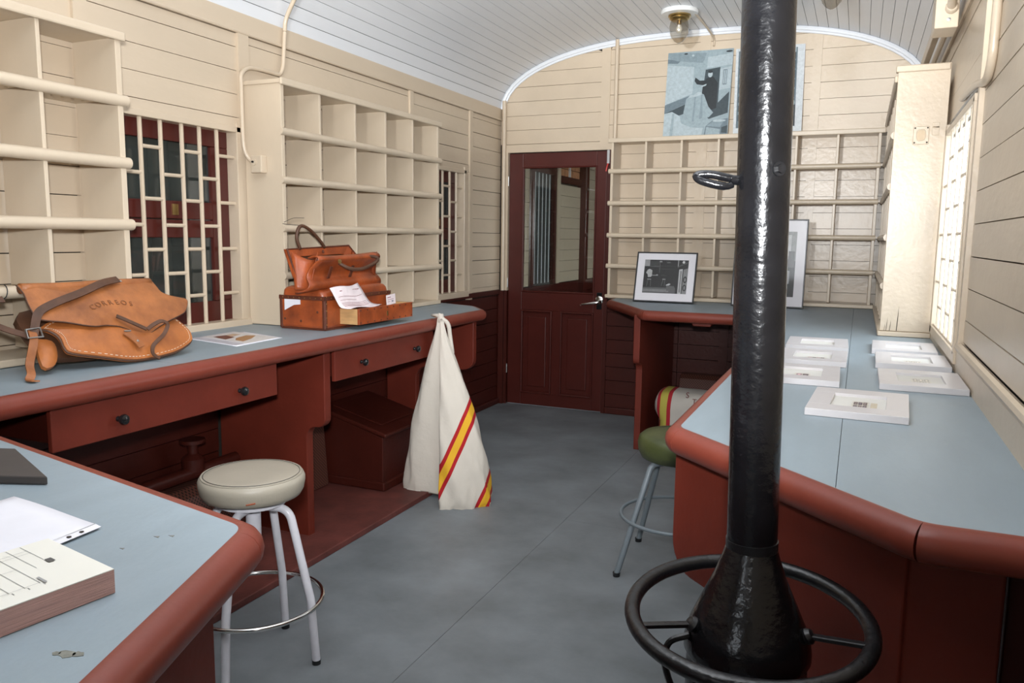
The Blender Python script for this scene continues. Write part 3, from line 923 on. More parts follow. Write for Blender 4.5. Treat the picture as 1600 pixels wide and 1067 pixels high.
# --- long counter along the left wall
L1 = thing('sorting_counter', (-2.25, 2.6, 0), 'long blue-grey counter with red rounded edge along the left wall', 'counter')
p1 = rounded([(-1.94, 1.13), (-1.94, 4.02), (-2.09, 4.21), (-2.545, 4.38)], [0, .05, .06, 0])
poly = [(LW + .002, -.6), (-1.91, -.6), (-1.91, 1.10)] + p1 + [(LW + .002, 4.38)]
poly = poly[::-1]
board(L1, clip(poly, 1, 1.845, True), TZ1); board(L1, clip(poly, 1, 1.843, False), TZ1)
nosing(L1, p1, (7,), TZ1)
bp = bracket_poly(.565, .47, .855, .505)
for y in (2.625, 1.215):
    panel(L1, [(LW + .006 + a, y, z) for a, z in bp], (0, .042, 0))
bp2 = bracket_poly(.575, .2, .855, .545, .07)
panel(L1, [(LW + .006 + a, 3.98, z) for a, z in bp2], (0, .04, 0))
panel(L1, [(LW + .01, 1.26, .79), (LW + .01, 4.08, .79), (LW + .01, 4.08, .845), (LW + .01, 1.26, .845)], (.05, 0, 0), RED_D, 'wall_rail')
def drawer(parent, y0, y1, z0, z1, xf, knobs):
    d = MB().box(xf - .018, xf, y0, y1, z0, z1).build('drawer', RED, parent, bevel=.003)
    MB().box(xf - .38, xf - .018, y0 + .03, y1 - .03, z0 + .015, z1 - .01).build('drawer_box', RED_D, d)
    for ky, kz in knobs:
        MB().lathe([(.004, -.002), (.0085, 0), (.0085, .004), (.006, .008), (.007, .012), (.0145, .018), (.0165, .024), (.014, .031), (.006, .035), (0, .0355)],
                   (xf, ky, kz), 18, (1, 0, 0)).build('knob', BLACKP, d, smooth=True)
drawer(L1, 1.41, 2.315, .705, .834, -1.96, ((1.62, .758), (2.118, .755)))
drawer(L1, 2.672, 3.50, .695, .834, -1.96, ((2.86, .753), (3.31, .755)))

# --- near left counter (peninsula)
L2 = thing('sorting_counter', (-1.3, .4, 0), 'near blue-grey counter end holding the pink-edged form pad', 'counter')
p2 = rounded([(-1.885, 1.089), (-.79, .8575), (-.53, .186), (-.53, -.6)], [0, .05, .1, 0], 8)
poly = ([(-1.885, -.6)] + p2)[::-1]
board(L2, poly); 
nosing(L2, p2, (1, 9, 10))
STAIN = paint('dried_glue', (0.20, 0.20, 0.17), rough=0.7, var=0.25, scale=60, bump=0.5)
_sr = random.Random(5)
for cx_, cy_, r_ in ((-.703, .506, .009), (-.692, .511, .0065), (-.713, .503, .005)):
    MB().prism([(cx_ + r_ * _sr.uniform(.7, 1.25) * math.cos(2 * PI * k / 11), cy_ + r_ * .7 * _sr.uniform(.7, 1.25) * math.sin(2 * PI * k / 11), TZ - .0002) for k in range(11)], (0, 0, .0007)).build('glue_stain', STAIN, L2)
for cx_, cy_, r_ in ((-.872, .772, .005), (-.856, .783, .005), (-.880, .722, .004)):
    MB().prism([(cx_ - r_, cy_, TZ - .0002), (cx_ + r_, cy_ - r_ * .3, TZ - .0002), (cx_ + r_ * .4, cy_ + r_ * .8, TZ - .0002)], (0, 0, .0006)).build('paint_chip', STAIN, L2)
panel(L2, [(-.80, .80, 0), (-.57, .21, 0), (-.57, .21, .85), (-.80, .80, .85)], (-.034, -.013, 0))
panel(L2, [(-1.88, 1.02, 0), (-1.84, 1.02, 0), (-1.84, 1.02, .85), (-1.88, 1.02, .85)], (0, -1.5, 0))

# --- right counter, turning along the end wall
RC = thing('sorting_counter', (-.1, 3.5, 0), 'large blue-grey right-hand counter turning along the end wall', 'counter')
p3 = rounded([(RW - .002, 1.30), (.112, 1.30), (-.352, 1.752), (-.352, 4.58), (-1.14, 4.58), (-1.545, 5.24), (-1.585, 5.60)], [0, .07, .055, .015, .05, .1, 0], 6)
poly = (p3 + [(RW - .002, 5.60)])
board(RC, clip(poly, 0, -.012, True)); board(RC, clip(poly, 0, -.0132, False))
nosing(RC, p3, (4, 8, 14, 18, 25))
# diagonal front panel under the near end, with a stepped, rounded corner
nx, ny = .697, .718
dx, dy = .718, -.697
ox, oy = -.376 + nx * .065, 1.73 + ny * .065
def dp(s_, z): return (ox + dx * s_, oy + dy * s_, z)
sec = [(-.05, .845), (-.05, .60)] + [(-.05 + .075 * (1 - math.cos(a)), .60 - .075 * math.sin(a)) for a in [PI / 2 * k / 6 for k in range(1, 7)]] + \
      [(.16, .525)] + [(.16 + .05 * math.sin(a), .475 + .05 * math.cos(a)) for a in [PI / 2 * k / 5 for k in range(1, 6)]] + [(.21, 0), (.60, 0), (.60, .845)]
panel(RC, [dp(a, z) for a, z in sec], (nx * .03, ny * .03, 0))
panel(RC, [(.103, 1.362, 0), (.236, 1.350, 0), (.236, 1.350, .845), (.103, 1.362, .845)], (.003, .03, 0))
panel(RC, [(.25, 1.42, 0), (.25, 1.46, 0), (.25, 1.46, .845), (.25, 1.42, .845)], (.06, 0, 0), RED_D, 'wall_upright')
# support under the end counter, and block under its front
bp3 = bracket_poly(.965, .885, .845, .545, .04)
panel(RC, [(-1.215, YE - .02 - a, z) for a, z in bp3], (.04, 0, 0))
panel(RC, [(-.86, 4.60, .80), (-.76, 4.60, .80), (-.74, 4.60, .847), (-.88, 4.60, .847)], (0, .9, 0), RED, 'cross_rail')
panel(RC, [(-.30, 2.9, 0), (-.30, 2.94, 0), (-.30, 2.94, .845), (-.30, 2.9, .845)], (.6, 0, 0))

# raised red plinth under the left counter
plinth = MB().box(LW + .024, -1.905, 1.0, 3.72, 0.0005, .028).build('floor_plinth', PLINTH, None, bevel=.004)
tag(plinth, 'worn dark red raised floor strip under the left counter', 'plinth')

# heater covers under the counters
def heater(name, loc, label, pts, d, mat=PERF):
    t = thing(name, loc, label, 'heater')
    MB().prism(pts, d).build('perforated_cover', mat, t, bevel=.01)
    return t
h1 = heater('pipe_heater', (-2.42, 1.9, .03), 'perforated red heater cover beneath the first left drawer',
       [(LW + .004, 1.32, .0285)] + [(LW + .004 + .20 * q, 1.32, z) for q, z in ((1, .0285), (1, .20), (.9, .26), (.7, .29), (0, .29))], (0, 1.28, 0))
MB().tube([(LW + .11, 1.30, .33), (LW + .11, 2.60, .33)], .028, 12).build('steam_pipe', RED_D, h1, smooth=True)
MB().lathe([(.0, 0), (.045, 0), (.045, .05), (.02, .07), (.02, .11), (.05, .115), (.05, .13), (0, .13)], (LW + .11, 2.36, .34), 16).build('valve', RED_D, h1, smooth=True)
h2 = heater('pipe_heater', (-2.45, 2.95, .03), 'perforated red heater cover left of the slope-lidded chest',
       [(LW + .004, 2.68, .0285)] + [(LW + .004 + q, 2.68, z) for q, z in ((.13, .0285), (.10, .42), (.06, .46), (0, .46))], (0, .55, 0))
PERFX = perf_mat('perforated_red_sheet_end', (0.13, 0.045, 0.03), axis='XZ')
h3 = heater('pipe_heater', (-.7, 5.5, 0), 'perforated red heater cover under the end counter',
       [(-1.10, YE - .018 - q, z) for q, z in ((0, .0005), (.15, .0005), (.15, .30), (.13, .34), (.09, .365), (0, .365))], (.9, 0, 0), PERFX)

# slope-lidded chest under the left counter
ch = thing('storage_chest', (-2.29, 3.5, .0285), 'dark red slope-lidded chest on the floor behind the canvas sack', 'chest')
MB().prism([(-2.50, 3.265, .03), (-2.115, 3.265, .03), (-2.115, 3.265, .30), (-2.50, 3.265, .405)], (0, .43, 0)).build('body', RED_D, ch, bevel=.004)
MB().prism([(-2.50, 3.25, .408), (-2.09, 3.25, .303), (-2.086, 3.25, .323), (-2.50, 3.25, .433)], (0, .46, 0)).build('lid', RED_D, ch, bevel=.006)
MB().prism([(-2.45, 3.32, .421), (-2.16, 3.32, .346), (-2.158, 3.32, .352), (-2.45, 3.32, .427)], (0, .32, 0)).build('lid_panel', RED_D, ch, bevel=.004)
MB().box(-2.51, -2.10, 3.252, 3.71, .029, .075).build('skirting', RED_D, ch, bevel=.008)

# ================================================================== STOVE
SX, SY = -.127, 1.25
TILT = -.0201
def ax_at(z): return (SX + (z - .824) * TILT, SY, z)
st = thing('iron_stove', (SX, SY, 0), 'black iron stove with tall pipe and round guard ring in the foreground', 'stove')
zt = ceil_z(-.17) + .0
pipe_pts = [ax_at(z) for z in (.80, 1.1, 1.4, 1.9, 2.3, zt)]
fp = MB().tube(pipe_pts, .0385, 40).build('flue_pipe', BLACK, st, smooth=True)
MB().tube([ax_at(.818), ax_at(.833)], .0400, 36).build('pipe_collar', BLACK_C, fp, smooth=True)
MB().tube([ax_at(zt - .012), ax_at(zt - .001)], .08, 32).build('ceiling_flange', BLACK_C, fp, smooth=True)
hood = [(r_, z_ + .008) for r_, z_ in [(.0397, .812), (.043, .800), (.055, .765), (.074, .722), (.090, .685), (.0965, .664), (.0985, .652), (.0985, .640), (.094, .632)]]
MB().lathe(hood, (SX, SY, 0), 48).build('conical_hood', BLACK, st, smooth=True)
MB().lathe([(.093, .642), (.094, .60), (.094, .33), (.105, .30), (.11, .12), (.14, .10), (.14, .085), (0, .085)], (SX, SY, 0), 48).build('stove_body', BLACK_C, st, smooth=True)
for k in range(3):
    a = PI / 6 + 2 * PI * k / 3
    MB().tube([(SX + .10 * math.cos(a), SY + .10 * math.sin(a), .09), (SX + .13 * math.cos(a), SY + .13 * math.sin(a), .04), (SX + .14 * math.cos(a), SY + .14 * math.sin(a), .0005)], [.018, .014, .018], 10).build('foot', BLACK_C, st, smooth=True)
RZ, RR = .704, .183
MB().tube([(SX + RR * math.cos(2 * PI * k / 72), SY + RR * math.sin(2 * PI * k / 72), RZ + .087 * RR * math.sin(2 * PI * k / 72)) for k in range(72)], .0125, 14, closed=True).build('guard_ring', BLACK_C, st, smooth=True)
for deg in (212, -8, 100):
    a = math.radians(deg)
    d = Vector((math.cos(a), math.sin(a), 0)); w = Vector((-d.y, d.x, 0))
    c0 = Vector((SX, SY, 0)) + d * .086 + Vector((0, 0, .696)); c1 = Vector((SX, SY, 0)) + d * (RR - .006) + Vector((0, 0, RZ + .087 * RR * d.y + .004))
    sp = MB().obox((c0 + c1) / 2, (c1 - c0) / 2, w * .0065, (0, 0, .0035)).build('spoke', BLACK_C, st, bevel=.0015)
    MB().lathe([(.012, -.004), (.013, .002), (.009, .008), (0, .010)], c0 + d * .006, 12, (d + Vector((0, 0, .8))).normalized()).build('weld', BLACK_C, sp, smooth=True)
# side handle, latch lug
a = math.radians(205)
lug = Vector((SX + .105 * math.cos(a), SY + .105 * math.sin(a), .60))
MB().tube(cr([lug + Vector((.012, 0, .075)), lug + Vector((-.018, -.01, .06)), lug + Vector((-.022, -.012, .02)), lug + Vector((.0, -.02, -.03)), lug + Vector((.012, -.02, -.06))], 6), .0055, 8).build('carry_handle', BLACK_C, st, smooth=True)
lt = MB().obox(lug + Vector((-.014, -.02, -.055)), (.012, .004, -.018), (0, .008, 0), (.003, 0, .004)).build('latch', BLACK_C, st, bevel=.003)
MB().lathe([(.013, 0), (.013, .014), (.008, .02), (0, .021)], lug + Vector((.012, -.025, -.055)), 12, (-.4, -.9, .1)).build('latch_boss', BLACK_C, lt, smooth=True)
# damper handle on the pipe (a cast loop) and its bolt
hz = 1.392
px_ = ax_at(hz)[0]
loop = [(px_ - .030, SY - .010, hz - .003), (px_ - .048, SY - .016, hz - .001), (px_ - .070, SY - .022, hz + .004), (px_ - .088, SY - .026, hz + .0045), (px_ - .094, SY - .028, hz + .001),
        (px_ - .086, SY - .030, hz - .005), (px_ - .066, SY - .028, hz - .011), (px_ - .050, SY - .024, hz - .0135), (px_ - .042, SY - .019, hz - .011)]
dh = MB().tube(cr(loop, 4), [.0055] * 4 + [.0062] * 24 + [.0052] * 5, 8).build('damper_handle', BLACK, st, smooth='all')
MB().tube([(px_ - .024, SY - .006, hz - .004), (px_ - .046, SY - .016, hz - .004)], .0075, 10).build('damper_spindle', BLACK, dh, smooth=True)
bd = Vector((.62, -.78, 0))
bo = MB().lathe([(.0105, 0), (.0105, .003), (.0, .003)], Vector(ax_at(1.402)) + bd * .0378, 16, bd).build('damper_washer', BLACK_C, st, smooth=True)
MB().lathe([(.0065, .002), (.0065, .008), (0, .008)], Vector(ax_at(1.402)) + bd * .0378, 6, bd).build('damper_bolt', BLACK_C, bo)

# ================================================================== STOOLS
def ring_pts(cx, cy, z, r, n=48): return [(cx + r * math.cos(2 * PI * k / n), cy + r * math.sin(2 * PI * k / n), z) for k in range(n)]
def beige_stool():
    cx, cy = -1.628, 1.80
    t = thing('round_stool', (cx, cy, 0), 'beige vinyl stool with white tube legs and chrome foot ring', 'stool')
    zt = .592
    seat = MB().lathe([(0, zt - .072), (.12, zt - .072), (.142, zt - .066), (.150, zt - .052), (.1545, zt - .03), (.1545, zt - .018), (.150, zt - .008), (.143, zt - .003), (.12, zt), (.06, zt + .001), (0, zt + .001)], (cx, cy, 0), 56).build('seat', VINYL, t, smooth='all')
    MB().tube(ring_pts(cx, cy, zt - .0035, .1445, 56), .0022, 6, closed=True).build('seat_piping', VINYL, seat, smooth=True)
    MB().tube(ring_pts(cx, cy, zt - .001, .1385, 56), .0008, 5, closed=True).build('seam', SHUT, seat)
    MB().obox((cx + .1515 * .64, cy - .1515 * .77, zt - .050), (.013 * .77, .013 * .64, .0015), (0, 0, .0022), (.0015 * .64, -.0015 * .77, 0)).build('seat_tear', SUITL, seat, bevel=.001)
    MB().tube([(cx, cy, zt - .075), (cx, cy, .335)], .022, 20).build('column', WHITEL, t, smooth=True)
    MB().lathe([(0, .50), (.10, .50), (.10, .512), (0, .512)], (cx, cy, 0), 24).build('seat_plate', WHITEL, t)
    for k in range(4):
        a = math.radians(14 + 90 * k)
        c, s = math.cos(a), math.sin(a)
        prof = rounded([(.02, .488), (.115, .488), (.178, .205), (.192, .0)], [0, .05, .04, 0], 7)
        lg = MB().tube([(cx + r * c, cy + r * s, max(z, .012)) for r, z in prof], .0125, 14).build('leg', WHITEL, t, smooth=True)
        MB().lathe([(.0, 0), (.0135, 0.0005), (.0135, .014), (0, .014)], (cx + .192 * c, cy + .192 * s, 0), 14).build('foot_cap', BLACKP, lg, smooth=True)
    MB().tube(ring_pts(cx, cy, .19, .199, 64), .0068, 10, closed=True).build('foot_ring', CHROME, t, smooth=True)
beige_stool()
def green_stool():
    cx, cy = -.60, 3.05
    t = thing('round_stool', (cx, cy, 0), 'green vinyl stool with grey splayed legs behind the right counter', 'stool')
    zt = .545
    MB().lathe([(0, zt - .105), (.13, zt - .105), (.150, zt - .095), (.162, zt - .07), (.165, zt - .04), (.160, zt - .018), (.145, zt - .005), (.10, zt), (0, zt)], (cx, cy, 0), 48).build('seat', VINYLG, t, smooth='all')
    for k in range(4):
        a = math.radians(137 + 90 * k)
        c, s = math.cos(a), math.sin(a)
        lg = MB().tube([(cx + .03 * c, cy + .03 * s, zt - .115), (cx + .12 * c, cy + .12 * s, zt - .115), (cx + .135 * c, cy + .135 * s, zt - .13), (cx + .272 * c, cy + .272 * s, .012)], .0115, 12).build('leg', GREYL, t, smooth=True)
        MB().lathe([(0, 0), (.014, .0005), (.015, .016), (0, .016)], (cx + .273 * c, cy + .273 * s, 0), 12).build('foot_cap', BLACKP, lg, smooth=True)
    MB().tube(ring_pts(cx, cy, .21, .222, 56), .0075, 10, closed=True).build('foot_ring', GREYL, t, smooth=True)
green_stool()

# ================================================================== CANVAS SACKS
Rv = Vector((.884, .468, 0))
STRIPE = [(.055, .095, (.42, .006, .012)), (.095, .172, (.78, .42, .02)), (.172, .212, (.42, .006, .012)),
          (-.50, -.46, (.42, .006, .012)), (-.46, -.385, (.78, .42, .02)), (-.385, -.345, (.42, .006, .012))]
STR1 = stripe_mat('striped_mail_canvas', CANVAS0, STRIPE, 2.1, 14)
def hanging_sack():
    t = thing('canvas_mail_sack', (-1.8, 3.35, 0), 'cream canvas mail sack with diagonal red and yellow stripes hung from the counter edge', 'sack')
    apex = Vector((-1.886, 3.44, .895))
    base = [(-2.055, 3.36), (-1.99, 3.33), (-1.90, 3.355), (-1.83, 3.41), (-1.775, 3.455), (-1.752, 3.40), (-1.775, 3.30), (-1.776, 3.225), (-1.70, 3.235), (-1.62, 3.30), (-1.575, 3.36), (-1.60, 3.45), (-1.68, 3.50), (-1.78, 3.52), (-1.90, 3.47), (-2.0, 3.42)]
    ring0 = [(p.x, p.y) for p in cr([Vector((a, b, 0)) for a, b in base + [base[0]]], 5)[:-1]]
    n = len(ring0)
    lev = [(.893, .055), (.86, .085), (.82, .12), (.77, .19), (.70, .30), (.62, .42), (.54, .53), (.46, .635), (.38, .73), (.30, .815), (.22, .885), (.15, .94), (.09, .975), (.045, 1.0), (.015, 1.0), (.001, .975)]
    rows, uv = [], []
    a0 = Vector((-1.768, 3.22, 0))
    rnd = random.Random(3)
    for li, (z, f) in enumerate(lev):
        row = []
        for k, (bx, by) in enumerate(ring0):
            w = .010 * math.sin(k * .9 + z * 21) * f + .007 * math.sin(k * 2.3 - z * 33) * f
            x = apex.x + (bx - apex.x) * f; y = apex.y + (by - apex.y) * f
            nx_, ny_ = (bx + 1.80), (by - 3.38)
            l = max(.02, math.hypot(nx_, ny_))
            x += nx_ / l * w; y += ny_ / l * w
            # right lobe hangs a little longer than the left one
            left = max(0, min(1, (-1.82 - bx) / .1))
            zz_ = z + left * .028
            row.append((x, y, zz_))
        rows.append(row)
    mb = MB()
    vs = [p for r in rows for p in r]
    fs = [(i * n + j, i * n + (j + 1) % n, (i + 1) * n + (j + 1) % n, (i + 1) * n + j) for i in range(len(rows) - 1) for j in range(n)]
    fs += [tuple(range(n)), tuple(range(len(rows) * n - 1, (len(rows) - 1) * n - 1, -1))]
    mb.add(vs, fs)
    uv = [((Vector(p) - a0).dot(Rv), p[2] + (10 if (i_ % n) <= 22 or (i_ % n) > 62 else 0)) for i_, p in enumerate(vs)]
    o = mb.build('sack_cloth', STR1, t, smooth='all', uv=uv)
    sub = o.modifiers.new('sub', 'SUBSURF'); sub.levels = 1; sub.render_levels = 1
    # rolled hem at the foot of each lobe
    # twisted neck and the loop over the edge
    MB().tube([apex + Vector((.004, .0, -.02)), apex + Vector((0, .006, .012)), apex + Vector((-.03, .012, .0115)), apex + Vector((-.06, .02, .0115))], [.016, .014, .010, .006], 10).build('neck_loop', CANVAS, t, smooth='all')
    MB().tube(cr([apex + Vector((.01, .0, .0)), apex + Vector((.034, .018, -.03)), apex + Vector((.040, .03, -.10)), apex + Vector((.052, .035, -.19))], 5), [.011] * 15 + [.006], 8).build('hanging_strap', CANVAS, t, smooth='all')
    MB().tube(ring_pts(apex.x - .03, apex.y + .012, .9035, .013, 20), .0022, 6, closed=True).build('eyelet', BRASS, t, smooth=True)
hanging_sack()

STR2 = stripe_mat('striped_folded_canvas', (.50, .46, .41), [(.028, .048, (.35, .012, .02)), (.048, .092, (.42, .36, .06)), (.092, .116, (.35, .012, .02))], 0.0, 14)
def folded_sack():
    t = thing('canvas_mail_sack', (-.9, 4.95, 0), 'folded canvas mail sack with red and yellow band under the end counter', 'sack')
    x0, x1, yc = -1.115, -.62, 4.90
    rows, n = [], 28
    M_ = 20
    for i in range(M_ + 1):
        u = i / M_
        x = x0 + (x1 - x0) * u
        e = min(1, math.sqrt(max(0, 1 - (1 - min(u / .12, 1)) ** 2)) + .02) * min(1, math.sqrt(max(0, 1 - (1 - min((1 - u) / .1, 1)) ** 2)) + .02)
        row = []
        for k in range(n):
            a = 2 * PI * k / n
            c, s = math.cos(a), math.sin(a)
            ry, rz = .17, .185
            q = .55
            yy = ry * math.copysign(abs(c) ** q, c) * (0.55 + .45 * e)
            zz_ = rz * math.copysign(abs(s) ** q, s) * (0.72 + .28 * e)
            crease = .018 * math.exp(-((zz_ - .03) / .03) ** 2) * (1 if c < 0 else 0)
            yy += crease + .006 * math.sin(u * 17 + k)
            row.append((x + (.03 if zz_ < .03 else 0) * (1 - u), yc + yy, .187 + zz_ * (1 - .06 * u)))
        rows.append(row)
    vs = [p for r in rows for p in r]
    fs = [(i * n + j, (i + 1) * n + j, (i + 1) * n + (j + 1) % n, i * n + (j + 1) % n) for i in range(M_) for j in range(n)] + [tuple(range(n)), tuple(range(M_ * n + n - 1, M_ * n - 1, -1))]
    lo = min(v[2] for v in vs)
    vs = [(a, b, c - lo + .001) for a, b, c in vs]
    uv = [(p[2], p[0] - x0) for p in vs]
    mb = MB().add(vs, fs)
    o = mb.build('sack_cloth', STR2, t, smooth='all', uv=uv)
    ink = MB()
    for ch_, (cx, cz, sz) in (('S', (-.905, .357, .05)), ('T', (-.86, .325, .045))):
        v, f = text_mesh(ch_, sz, .0006)
        ink.add([(cx + p.x, 4.737 + (cz - .30) * .5 + p.y * .45, cz + p.y * .9) for p in v], f)
    ink.build("stencilled_letters", INK_R, t)
folded_sack()

# ================================================================== LEATHER SATCHEL
def satchel():
    t = thing('leather_satchel', (-2.15, 1.8, TZ1), 'worn tan leather postman satchel leaning on the left rack', 'bag')
    A = Vector((-2.058, 0, TZ1 + .004)); B = Vector((-2.280, 0, 1.122))
    V = (B - A).normalized(); U = Vector((0, 1, 0)); Nn = Vector((V.z, 0, -V.x))
    def at(u, v, h=0.0): return A + U * u + V * v + Nn * (h - .022)
    def cushion(name, outline, h0, bulge, thick, mat, parent, n=7, subdiv=3, wave=0.0, bendf=None):
        """sheet of leather with outline (u,v), domed by bulge, with thickness"""
        pts = [Vector((p[0], p[1], 0)) for p in outline]
        ol = cr(pts + [pts[0]], subdiv)[:-1]
        cu = sum(p.x for p in ol) / len(ol); cv = sum(p.y for p in ol) / len(ol)
        m = len(ol)
        vs, fs = [], []
        for side in (0, 1):
            for r in range(n, 0, -1):
                k = r / n
                for p in ol:
                    u, v = cu + (p.x - cu) * k, cv + (p.y - cv) * k
                    h = h0 + bulge * (1 - k ** 2.6) + wave * math.sin(u * 28 + v * 9) * (k)
                    if bendf: h += bendf(u, v)
                    vs.append(at(u, v, h - side * thick))
            vs.append(at(cu, cv, h0 + bulge - side * thick + (bendf(cu, cv) if bendf else 0)))
        S = n * m + 1
        for side in (0, 1):
            b = side * S
            for r in range(n - 1):
                for j in range(m):
                    q = (b + r * m + j, b + r * m + (j + 1) % m, b + (r + 1) * m + (j + 1) % m, b + (r + 1) * m + j)
                    fs.append(q if side == 0 else q[::-1])
            for j in range(m):
                q = (b + (n - 1) * m + j, b + (n - 1) * m + (j + 1) % m, b + n * m)
                fs.append(q if side == 0 else q[::-1])
        for j in range(m):
            fs.append((j, S + j, S + (j + 1) % m, (j + 1) % m))
        o = MB().add(vs, fs).build(name, mat, parent, smooth=True)
        edge = [at(p.x, p.y, h0 - thick * .5 + (bendf(p.x, p.y) if bendf else 0) + wave * math.sin(p.x * 28 + p.y * 9)) for p in ol]
        return o, ol, edge
    # back body and gusset resting on the table
    body = [(1.555, .105), (1.60, .085), (1.75, .075), (1.90, .075), (1.98, .08), (2.00, .10), (2.0, .16), (1.98, .25), (1.75, .275), (1.56, .27), (1.535, .18)]
    cushion('back_panel', body, -.018, .004, .022, LEATHD, t)
    gus = [(1.537, .155), (1.507, .056), (1.545, .055), (1.577, .10), (1.582, .14)]
    cushion('gusset', gus, .0, .010, .012, LEATH2, t, 4)
    pocket = [(1.545, .168), (1.568, .163), (1.586, .143), (1.589, .12), (1.583, .09), (1.595, .069), (1.68, .040), (1.75, .016), (1.806, .008), (1.891, .010), (1.96, .020), (2.03, .046), (2.050, .072), (2.052, .105), (2.02, .16), (1.90, .19), (1.75, .20), (1.60, .19)]
    pk, ol, edge = cushion('front_pocket', pocket, .030, .020, .016, LEATH2, t)
    MB().tube(edge, .0042, 6, closed=True).build('edge_binding', LEATHD, pk, smooth=True)
    for k in range(0, len(edge)):
        pass
    st_ = MB()
    cu = sum(p.x for p in ol) / len(ol); cv = sum(p.y for p in ol) / len(ol)
    sl = [at(cu + (p.x - cu) * .955, cv + (p.y - cv) * .93, .030 + .020 * (1 - .94 ** 2.6) + .0008) for p in ol]
    dense = cr(sl + [sl[0]], 3)
    for a, b in zip(dense[::2], dense[1::2]):
        if (b - a).length > .001: st_.tube([a, b], .0009, 4)
    st_.build('stitching', THREAD, pk)
    flap = [(1.542, .312), (1.60, .307), (1.665, .303), (1.73, .299), (1.789, .295), (1.84, .303), (1.867, .304), (1.913, .297), (1.97, .300), (2.012, .303), (2.019, .277), (2.022, .25), (2.044, .231), (2.085, .216), (2.104, .207), (2.098, .190), (2.063, .156), (2.028, .139), (1.944, .115), (1.90, .099), (1.868, .086), (1.844, .086), (1.812, .108), (1.784, .124), (1.76, .130), (1.727, .133), (1.691, .131), (1.654, .140), (1.605, .161), (1.548, .178), (1.535, .196), (1.538, .239), (1.546, .277), (1.545, .302)]
    def bend(u, v):
        h = 0.0
        if v < .2: h += .010 * math.sin((u - 1.55) * 16) * (0.2 - v) / .1
        return h
    fp_, ol2, edge2 = cushion('flap', flap, .058, .012, .0055, LEATH, t, bendf=bend)
    MB().tube(edge2, .0028, 6, closed=True).build('edge_binding', LEATHD, fp_, smooth=True)
    # the flap's fold over the back
    MB().tube(cr([at(1.55, .305, .05), at(1.70, .300, .05), at(1.85, .303, .05), at(2.01, .300, .05)], 5), .016, 10).build('fold_roll', LEATH, t, smooth='all')
    # embossed word on the flap, set on an arc
    emb = MB()
    word = 'CORREOS'
    for i, ch_ in enumerate(word):
        f = (i - 3) / 3
        u, v = 1.787 + f * .070, .197 + .012 * (1 - f * f)
        ang = -.26 * f
        vv, ff = text_mesh(ch_, .027, .0005)
        emb.add([at(u + (p.x * math.cos(ang) - p.y * math.sin(ang)), v + (p.x * math.sin(ang) + p.y * math.cos(ang)), .0715 + p.z + (.0 if abs(f) < .7 else -.0005)) for p in vv], ff)
    emb.build('embossed_lettering', EMBOSS, fp_)
    # straps
    def strap(name, pts, w, mat, parent, th=.0035, n=5):
        c = cr([at(*p) for p in pts], n)
        mb = MB()
        vs, fs = [], []
        for i, p in enumerate(c):
            d = (c[min(i + 1, len(c) - 1)] - c[max(i - 1, 0)]).normalized()
            side = d.cross(Nn).normalized()
            up = side.cross(d).normalized()
            for a, b in ((-1, -1), (1, -1), (1, 1), (-1, 1)):
                vs.append(p + side * w / 2 * a + up * th / 2 * b)
        for i in range(len(c) - 1):
            for k in range(4):
                fs.append((i * 4 + k, i * 4 + (k + 1) % 4, (i + 1) * 4 + (k + 1) % 4, (i + 1) * 4 + k))
        fs += [(3, 2, 1, 0), tuple((len(c) - 1) * 4 + k for k in range(4))]
        return mb.add(vs, fs).build(name, mat, parent, smooth=True)
    ss = strap('shoulder_strap', [(1.875, .303, .072), (1.80, .283, .083), (1.70, .247, .085), (1.61, .222, .080), (1.555, .204, .073), (1.530, .186, .068), (1.515, .160, .055), (1.502, .135, .046)], .024, LEATHD, t)
    strap('strap_tail', [(1.502, .148, .048), (1.492, .120, .050), (1.476, .09, .040), (1.458, .055, .02), (1.440, .018, .026), (1.428, .002, .022), (1.423, -.020, .046)], .022, LEATH, ss)
    strap('strap_end', [(1.27, .02, .030), (1.30, .05, .034), (1.36, .19, .03), (1.41, .205, .03), (1.455, .165, .036), (1.50, .13, .042)], .022, LEATHD, ss)
    strap('rear_strap', [(1.50, .285, .03), (1.44, .285, .025), (1.38, .25, .03), (1.34, .12, .035), (1.33, .02, .032)], .022, LEATHD, t)
    bk = [at(1.482, .150, .054), at(1.524, .150, .056), at(1.516, .118, .056), at(1.474, .120, .054)]
    MB().tube(bk, .0026, 6, closed=True).build('buckle', STEEL, ss, smooth=True)
    c_ = strap('closing_strap', [(1.855, .092, .066), (1.885, .104, .072), (1.915, .108, .080), (1.930, .092, .078), (1.905, .066, .064), (1.868, .046, .060), (1.842, .030, .055), (1.835, .008, .045), (1.852, -.010, .040)], .012, LEATHD, t)
    tab = strap('buckle_tab', [(1.780, .098, .056), (1.790, .078, .058), (1.798, .052, .0585), (1.802, .034, .056)], .026, LEATH, t)
    MB().tube([at(1.775, .100, .060), at(1.798, .098, .060)], .0028, 6).build('tab_bar', STEEL, tab, smooth=True)
    MB().lathe([(.0045, 0), (.004, .001), (0, .0018)], at(1.798, .056, .0605), 10, Nn).build('rivet', STEEL, tab, smooth=True)
    strap('flap_tongue', [(1.772, .152, .0735), (1.795, .132, .074), (1.825, .108, .072), (1.85, .092, .068)], .014, LEATHD, fp_)
    MB().lathe([(.004, 0), (.0035, .001), (0, .0016)], at(1.876, .292, .0755), 10, Nn).build('strap_rivet', STEEL, ss, smooth=True)
